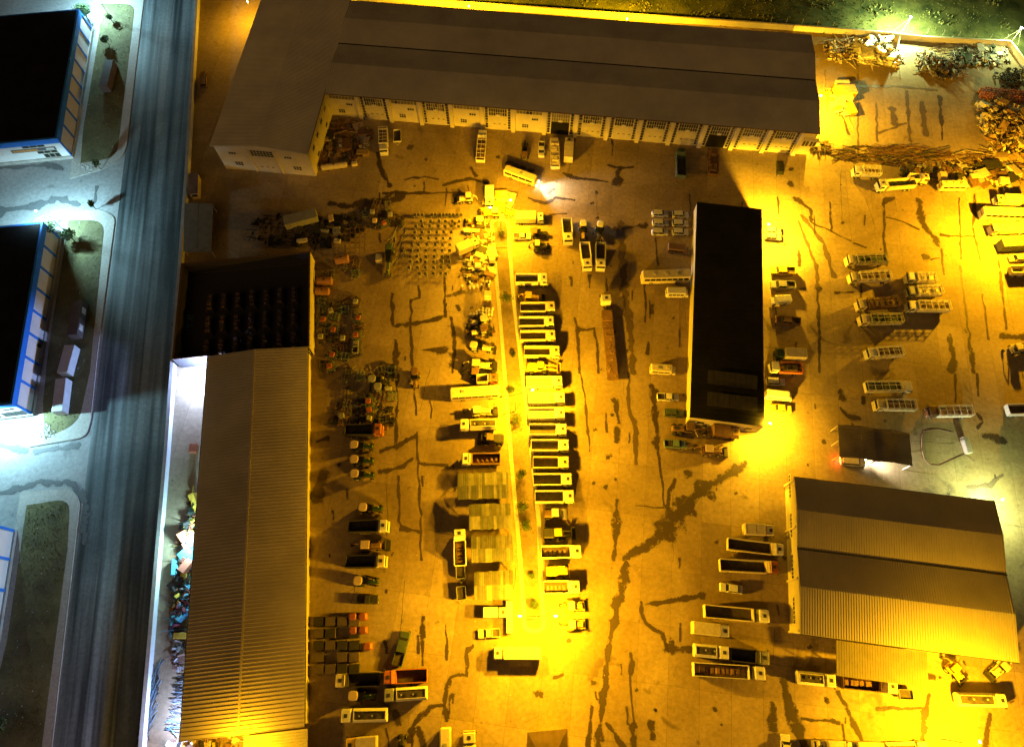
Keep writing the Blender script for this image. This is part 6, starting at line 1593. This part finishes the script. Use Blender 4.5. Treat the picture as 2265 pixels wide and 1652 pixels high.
# ================================================================ STAINS_SHADES AND PAINTED SHADE ON THE CONCRETE
SZ = [0.005]
def stain_shade(par, rc, pts, ws, m):
    P = [GT(rc, *p) for p in pts]
    if len(P) == 1: P = [P[0] - Vector((ws[0] * .5, .1, 0)), P[0] + Vector((ws[0] * .5, .2, 0))]; ws = [ws[0], ws[0]]
    pts2 = []; w2 = []
    for i in range(len(P) - 1):
        k_ = max(2, int((P[i + 1] - P[i]).length / 1.6)); w_a = ws[min(i, len(ws) - 1)]; w_b = ws[min(i + 1, len(ws) - 1)]
        for j in range(k_): f = j / k_; pts2.append(P[i].lerp(P[i + 1], f) + Vector((random.gauss(0, .12), random.gauss(0, .12), 0))); w2.append((w_a + (w_b - w_a) * f) * (.35 + 1.1 * random.random() ** 1.3))
    pts2.append(P[-1]); w2.append(ws[-1])
    d0 = (pts2[1] - pts2[0]).normalized(); d1 = (pts2[-1] - pts2[-2]).normalized()
    pts2 = [pts2[0] - d0 * w2[0]] + pts2 + [pts2[-1] + d1 * w2[-1]]; w2 = [w2[0]] + w2 + [w2[-1]]
    me = bpy.data.meshes.new('stain_shade'); v = []; f_ = []; core = []; n = len(pts2); prof = ((-1.6, 0.0), (-.8, .62), (0, 1.0), (.8, .62), (1.6, 0.0)); z = SZ[0]; SZ[0] += .00025
    for i, p in enumerate(pts2):
        t_ = (pts2[min(i + 1, n - 1)] - pts2[max(i - 1, 0)]).normalized(); nn = Vector((-t_.y, t_.x, 0)); end = 0.0 if i in (0, n - 1) else 1.0
        for k_, c_ in prof: q_ = p + nn * k_ * (w2[i] * .75 + .12); v.append((q_.x, q_.y, z)); core.append(c_ * end)
    for i in range(n - 1):
        for j in range(4): f_.append((i * 5 + j, i * 5 + j + 1, i * 5 + 6 + j, i * 5 + 5 + j))
    me.from_pydata(v, [], f_); at = me.attributes.new('core', 'FLOAT', 'POINT'); at.data.foreach_set('value', core); me.materials.append(m)
    return place('stain_shade', me, par)
STAINS_SHADES = [
 ('22', [(2080, 790), (1900, 900), (1700, 1020), (1480, 1220), (1360, 1400), (1130, 1560), (985, 1640)], [.8, 1.6, 2.6, 3.4, 3.2, 1.6, .5], 0),  # one broad dark diagonal band, widest midway
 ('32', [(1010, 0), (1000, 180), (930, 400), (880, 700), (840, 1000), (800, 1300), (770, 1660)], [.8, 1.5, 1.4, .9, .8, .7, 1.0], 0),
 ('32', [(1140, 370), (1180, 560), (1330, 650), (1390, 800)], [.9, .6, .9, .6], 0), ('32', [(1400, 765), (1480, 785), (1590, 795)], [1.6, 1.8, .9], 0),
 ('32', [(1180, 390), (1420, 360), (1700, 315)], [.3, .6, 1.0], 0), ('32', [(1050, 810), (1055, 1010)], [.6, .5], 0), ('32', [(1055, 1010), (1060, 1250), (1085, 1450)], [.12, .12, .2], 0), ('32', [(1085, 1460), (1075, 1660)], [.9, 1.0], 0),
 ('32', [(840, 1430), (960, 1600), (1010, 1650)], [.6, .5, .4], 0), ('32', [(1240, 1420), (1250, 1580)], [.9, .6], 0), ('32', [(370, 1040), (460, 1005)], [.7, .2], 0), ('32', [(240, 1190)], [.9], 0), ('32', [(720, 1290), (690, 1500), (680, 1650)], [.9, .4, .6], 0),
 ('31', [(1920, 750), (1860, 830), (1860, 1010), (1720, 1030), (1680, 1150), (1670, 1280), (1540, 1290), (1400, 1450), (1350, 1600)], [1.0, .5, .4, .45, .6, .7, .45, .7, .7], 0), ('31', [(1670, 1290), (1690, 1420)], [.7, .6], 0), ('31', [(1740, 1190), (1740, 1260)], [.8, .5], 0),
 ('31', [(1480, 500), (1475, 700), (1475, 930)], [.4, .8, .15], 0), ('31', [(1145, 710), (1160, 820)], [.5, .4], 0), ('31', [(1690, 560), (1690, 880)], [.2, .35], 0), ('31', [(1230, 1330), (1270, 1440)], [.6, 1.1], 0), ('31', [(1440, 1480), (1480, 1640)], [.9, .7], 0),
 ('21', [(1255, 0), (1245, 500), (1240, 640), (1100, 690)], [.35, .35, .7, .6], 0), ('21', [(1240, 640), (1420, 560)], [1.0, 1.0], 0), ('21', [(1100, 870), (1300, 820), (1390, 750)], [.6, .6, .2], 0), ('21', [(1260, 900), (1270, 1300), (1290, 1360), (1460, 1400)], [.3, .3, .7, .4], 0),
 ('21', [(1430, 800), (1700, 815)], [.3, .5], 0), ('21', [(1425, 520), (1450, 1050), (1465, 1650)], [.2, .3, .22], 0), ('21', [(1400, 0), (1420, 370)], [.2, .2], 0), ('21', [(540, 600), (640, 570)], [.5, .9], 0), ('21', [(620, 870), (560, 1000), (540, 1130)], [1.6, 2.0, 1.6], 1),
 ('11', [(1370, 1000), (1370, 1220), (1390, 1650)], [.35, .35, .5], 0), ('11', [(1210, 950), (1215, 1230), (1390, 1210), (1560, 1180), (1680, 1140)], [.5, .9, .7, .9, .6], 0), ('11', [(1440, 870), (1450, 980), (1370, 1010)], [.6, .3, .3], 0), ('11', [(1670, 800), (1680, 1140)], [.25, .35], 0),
 ('11', [(1240, 1350), (1240, 1600)], [.7, .9], 0), ('11', [(1480, 1440), (1680, 1450)], [.2, 1.3], 0), ('11', [(1730, 1150), (1760, 1400), (1740, 1650)], [.6, .4, .3], 0), ('11', [(1120, 60), (1300, 60), (1500, 60), (1800, 50)], [1.1, .6, .5, .3], 0), ('11', [(650, 150), (850, 170), (1100, 130), (1300, 90)], [1.2, 1.6, 3.0, 1.5], 0), ('11', [(1130, 240), (1250, 320)], [3.4, 2.5], 0),  # the last mark is the shadow around the junk, painted dark
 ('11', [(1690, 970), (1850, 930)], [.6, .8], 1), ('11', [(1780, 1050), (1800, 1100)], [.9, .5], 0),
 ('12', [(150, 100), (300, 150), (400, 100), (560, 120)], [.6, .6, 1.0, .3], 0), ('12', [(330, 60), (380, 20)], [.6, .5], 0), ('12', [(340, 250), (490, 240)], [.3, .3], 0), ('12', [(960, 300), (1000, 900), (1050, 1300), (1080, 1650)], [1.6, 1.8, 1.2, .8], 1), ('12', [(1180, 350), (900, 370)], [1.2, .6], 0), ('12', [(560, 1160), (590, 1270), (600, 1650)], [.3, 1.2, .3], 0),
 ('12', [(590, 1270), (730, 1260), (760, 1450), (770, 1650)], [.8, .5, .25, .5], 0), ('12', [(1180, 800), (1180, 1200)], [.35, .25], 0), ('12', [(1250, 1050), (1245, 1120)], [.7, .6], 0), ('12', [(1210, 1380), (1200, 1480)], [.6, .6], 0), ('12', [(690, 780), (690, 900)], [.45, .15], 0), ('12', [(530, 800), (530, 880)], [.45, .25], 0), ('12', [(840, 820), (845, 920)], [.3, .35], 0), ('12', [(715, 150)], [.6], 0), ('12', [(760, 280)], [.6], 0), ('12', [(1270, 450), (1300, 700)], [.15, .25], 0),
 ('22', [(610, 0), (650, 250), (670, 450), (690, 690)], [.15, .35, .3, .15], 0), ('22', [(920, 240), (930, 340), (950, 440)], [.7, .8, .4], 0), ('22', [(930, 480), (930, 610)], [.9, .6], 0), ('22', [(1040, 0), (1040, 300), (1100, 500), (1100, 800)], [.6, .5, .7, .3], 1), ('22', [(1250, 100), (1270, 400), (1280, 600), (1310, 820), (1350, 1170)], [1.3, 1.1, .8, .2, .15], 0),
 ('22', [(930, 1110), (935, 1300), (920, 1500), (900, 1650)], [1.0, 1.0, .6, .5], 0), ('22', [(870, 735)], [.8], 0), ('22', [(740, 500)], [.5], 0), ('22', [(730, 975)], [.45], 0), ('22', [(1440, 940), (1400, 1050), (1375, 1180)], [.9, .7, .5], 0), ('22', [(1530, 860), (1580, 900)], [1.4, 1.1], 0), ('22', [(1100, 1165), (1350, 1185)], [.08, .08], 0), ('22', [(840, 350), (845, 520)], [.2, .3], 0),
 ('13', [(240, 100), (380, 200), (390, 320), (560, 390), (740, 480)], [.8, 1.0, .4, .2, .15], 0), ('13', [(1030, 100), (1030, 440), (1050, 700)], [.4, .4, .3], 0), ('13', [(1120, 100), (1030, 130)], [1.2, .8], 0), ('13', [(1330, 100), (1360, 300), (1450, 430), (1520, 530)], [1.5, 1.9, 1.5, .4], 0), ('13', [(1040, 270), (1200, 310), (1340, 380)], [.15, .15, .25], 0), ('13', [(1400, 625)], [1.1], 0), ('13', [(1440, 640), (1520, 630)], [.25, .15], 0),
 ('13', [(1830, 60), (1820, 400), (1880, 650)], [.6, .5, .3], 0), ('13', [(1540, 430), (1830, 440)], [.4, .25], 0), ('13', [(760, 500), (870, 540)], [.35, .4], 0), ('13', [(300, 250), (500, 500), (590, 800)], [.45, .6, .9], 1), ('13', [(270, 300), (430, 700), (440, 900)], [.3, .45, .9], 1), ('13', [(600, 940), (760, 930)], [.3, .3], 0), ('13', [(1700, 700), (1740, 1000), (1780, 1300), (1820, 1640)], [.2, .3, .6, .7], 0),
 ('13', [(2040, 650), (2080, 1000), (2110, 1260)], [.35, .45, .3], 0), ('13', [(1600, 1330), (1650, 1500), (1620, 1640)], [.6, 1.1, 1.1], 0), ('13', [(1900, 950), (1950, 1350)], [.15, .3], 0), ('13', [(450, 900), (460, 1640)], [.6, .25], 0), ('13', [(2060, 1320), (2290, 1330)], [1.6, 1.6], 0), ('13', [(550, 130), (560, 400)], [.2, .2], 0), ('13', [(280, 560), (280, 700)], [.4, .6], 0), ('13', [(1690, 100), (1710, 640)], [.15, .2], 0), ('13', [(1530, 550), (1560, 780)], [.2, .2], 0),  # the wide mark at the right edge paints a shaded area
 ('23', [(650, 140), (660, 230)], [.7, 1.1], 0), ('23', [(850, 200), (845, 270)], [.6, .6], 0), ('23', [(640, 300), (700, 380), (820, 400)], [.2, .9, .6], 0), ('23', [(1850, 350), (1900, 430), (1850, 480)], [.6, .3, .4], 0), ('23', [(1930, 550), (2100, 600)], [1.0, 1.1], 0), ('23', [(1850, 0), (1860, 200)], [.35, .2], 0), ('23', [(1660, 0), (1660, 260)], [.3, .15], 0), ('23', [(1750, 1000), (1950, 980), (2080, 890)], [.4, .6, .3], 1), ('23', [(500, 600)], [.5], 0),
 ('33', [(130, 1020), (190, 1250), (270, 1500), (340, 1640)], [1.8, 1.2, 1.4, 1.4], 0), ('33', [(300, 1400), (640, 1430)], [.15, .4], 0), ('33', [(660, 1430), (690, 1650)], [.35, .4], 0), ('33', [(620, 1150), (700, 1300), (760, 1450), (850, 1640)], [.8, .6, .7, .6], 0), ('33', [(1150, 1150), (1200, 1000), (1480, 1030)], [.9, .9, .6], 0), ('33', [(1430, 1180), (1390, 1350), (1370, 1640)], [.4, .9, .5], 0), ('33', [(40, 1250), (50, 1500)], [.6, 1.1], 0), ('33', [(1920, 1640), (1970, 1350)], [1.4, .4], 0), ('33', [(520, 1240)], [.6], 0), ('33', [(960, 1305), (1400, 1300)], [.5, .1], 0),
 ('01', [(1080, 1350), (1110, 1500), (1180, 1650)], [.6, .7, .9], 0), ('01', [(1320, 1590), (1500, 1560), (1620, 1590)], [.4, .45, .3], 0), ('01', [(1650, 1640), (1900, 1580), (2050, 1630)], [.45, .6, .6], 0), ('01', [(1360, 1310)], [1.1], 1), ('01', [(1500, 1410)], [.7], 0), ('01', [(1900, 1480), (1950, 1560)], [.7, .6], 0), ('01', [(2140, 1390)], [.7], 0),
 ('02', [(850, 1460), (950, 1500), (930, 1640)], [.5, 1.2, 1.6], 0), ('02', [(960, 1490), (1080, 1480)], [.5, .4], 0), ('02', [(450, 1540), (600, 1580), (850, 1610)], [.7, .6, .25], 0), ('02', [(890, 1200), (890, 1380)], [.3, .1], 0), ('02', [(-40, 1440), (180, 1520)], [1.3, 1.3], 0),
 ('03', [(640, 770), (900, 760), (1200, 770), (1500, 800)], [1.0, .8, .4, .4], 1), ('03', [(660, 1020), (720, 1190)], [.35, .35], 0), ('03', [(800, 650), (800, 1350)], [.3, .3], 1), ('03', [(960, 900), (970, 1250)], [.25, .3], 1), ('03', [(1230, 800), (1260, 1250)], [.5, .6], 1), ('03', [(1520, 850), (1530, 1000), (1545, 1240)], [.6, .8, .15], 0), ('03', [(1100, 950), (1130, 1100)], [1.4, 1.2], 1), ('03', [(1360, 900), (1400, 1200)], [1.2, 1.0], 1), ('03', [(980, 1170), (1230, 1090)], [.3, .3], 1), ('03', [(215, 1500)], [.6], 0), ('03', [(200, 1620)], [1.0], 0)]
for rc, pts, ws, k_ in STAINS_SHADES: stain_shade(yard, rc, pts, ws, STAIN2 if k_ else STAIN_SHADE)
for rc, pts, ws in (('10', [(0, 215), (300, 175), (520, 100), (700, 170)], [2.2, 1.6, 1.5, .8]), ('10', [(830, 150), (860, 0)], [.6, .5]), ('00', [(0, 1490), (400, 1460), (560, 1500)], [.9, 1.0, .8]), ('20', [(0, 620), (150, 670), (240, 690)], [1.0, 1.0, .7]),
                    ('20', [(0, 1060), (350, 960), (650, 970), (760, 1150), (740, 1500)], [1.2, .8, 1.2, 1.2, 1.2]), ('20', [(300, 690), (700, 640)], [.9, .9])):
    stain_shade(road, rc, pts, ws, STAINR)
# drips and small spots all over
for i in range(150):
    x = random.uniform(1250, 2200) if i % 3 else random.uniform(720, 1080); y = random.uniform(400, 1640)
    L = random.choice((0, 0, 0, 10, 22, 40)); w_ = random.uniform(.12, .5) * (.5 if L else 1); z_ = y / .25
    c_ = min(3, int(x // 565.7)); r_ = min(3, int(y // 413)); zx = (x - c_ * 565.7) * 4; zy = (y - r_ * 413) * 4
    stain_shade(yard, '%d%d' % (r_, c_), [(zx, zy)] if not L else [(zx, zy), (zx + random.gauss(0, 8), zy + L * 4)], [w_] if not L else [w_, w_ * .5], STAIN_SHADE)
# cracks and joints of the concrete slabs, cut across the yard
for i in range(26):
    p = Vector((random.uniform(-35, 110), random.uniform(0, 125))); a_ = random.choice((R(-6), R(84))) + random.gauss(0, .06); L = random.uniform(5, 18); d_ = Vector((math.cos(a_), math.sin(a_)))
    q = M(); n = int(L / 1.2); off = 0
    for j in range(n):
        o2 = off + random.gauss(0, .10); s0 = p + d_ * (j * 1.2) + Vector((-d_.y, d_.x)) * off; s1 = p + d_ * ((j + 1) * 1.2) + Vector((-d_.y, d_.x)) * o2; w_ = Vector((-d_.y, d_.x)) * random.uniform(.02, .06); off = o2
        q.quad((*(s0 - w_), .0045), (*(s1 - w_), .0045), (*(s1 + w_), .0045), (*(s0 + w_), .0045))
    q.obj('crack', DARK, yard)
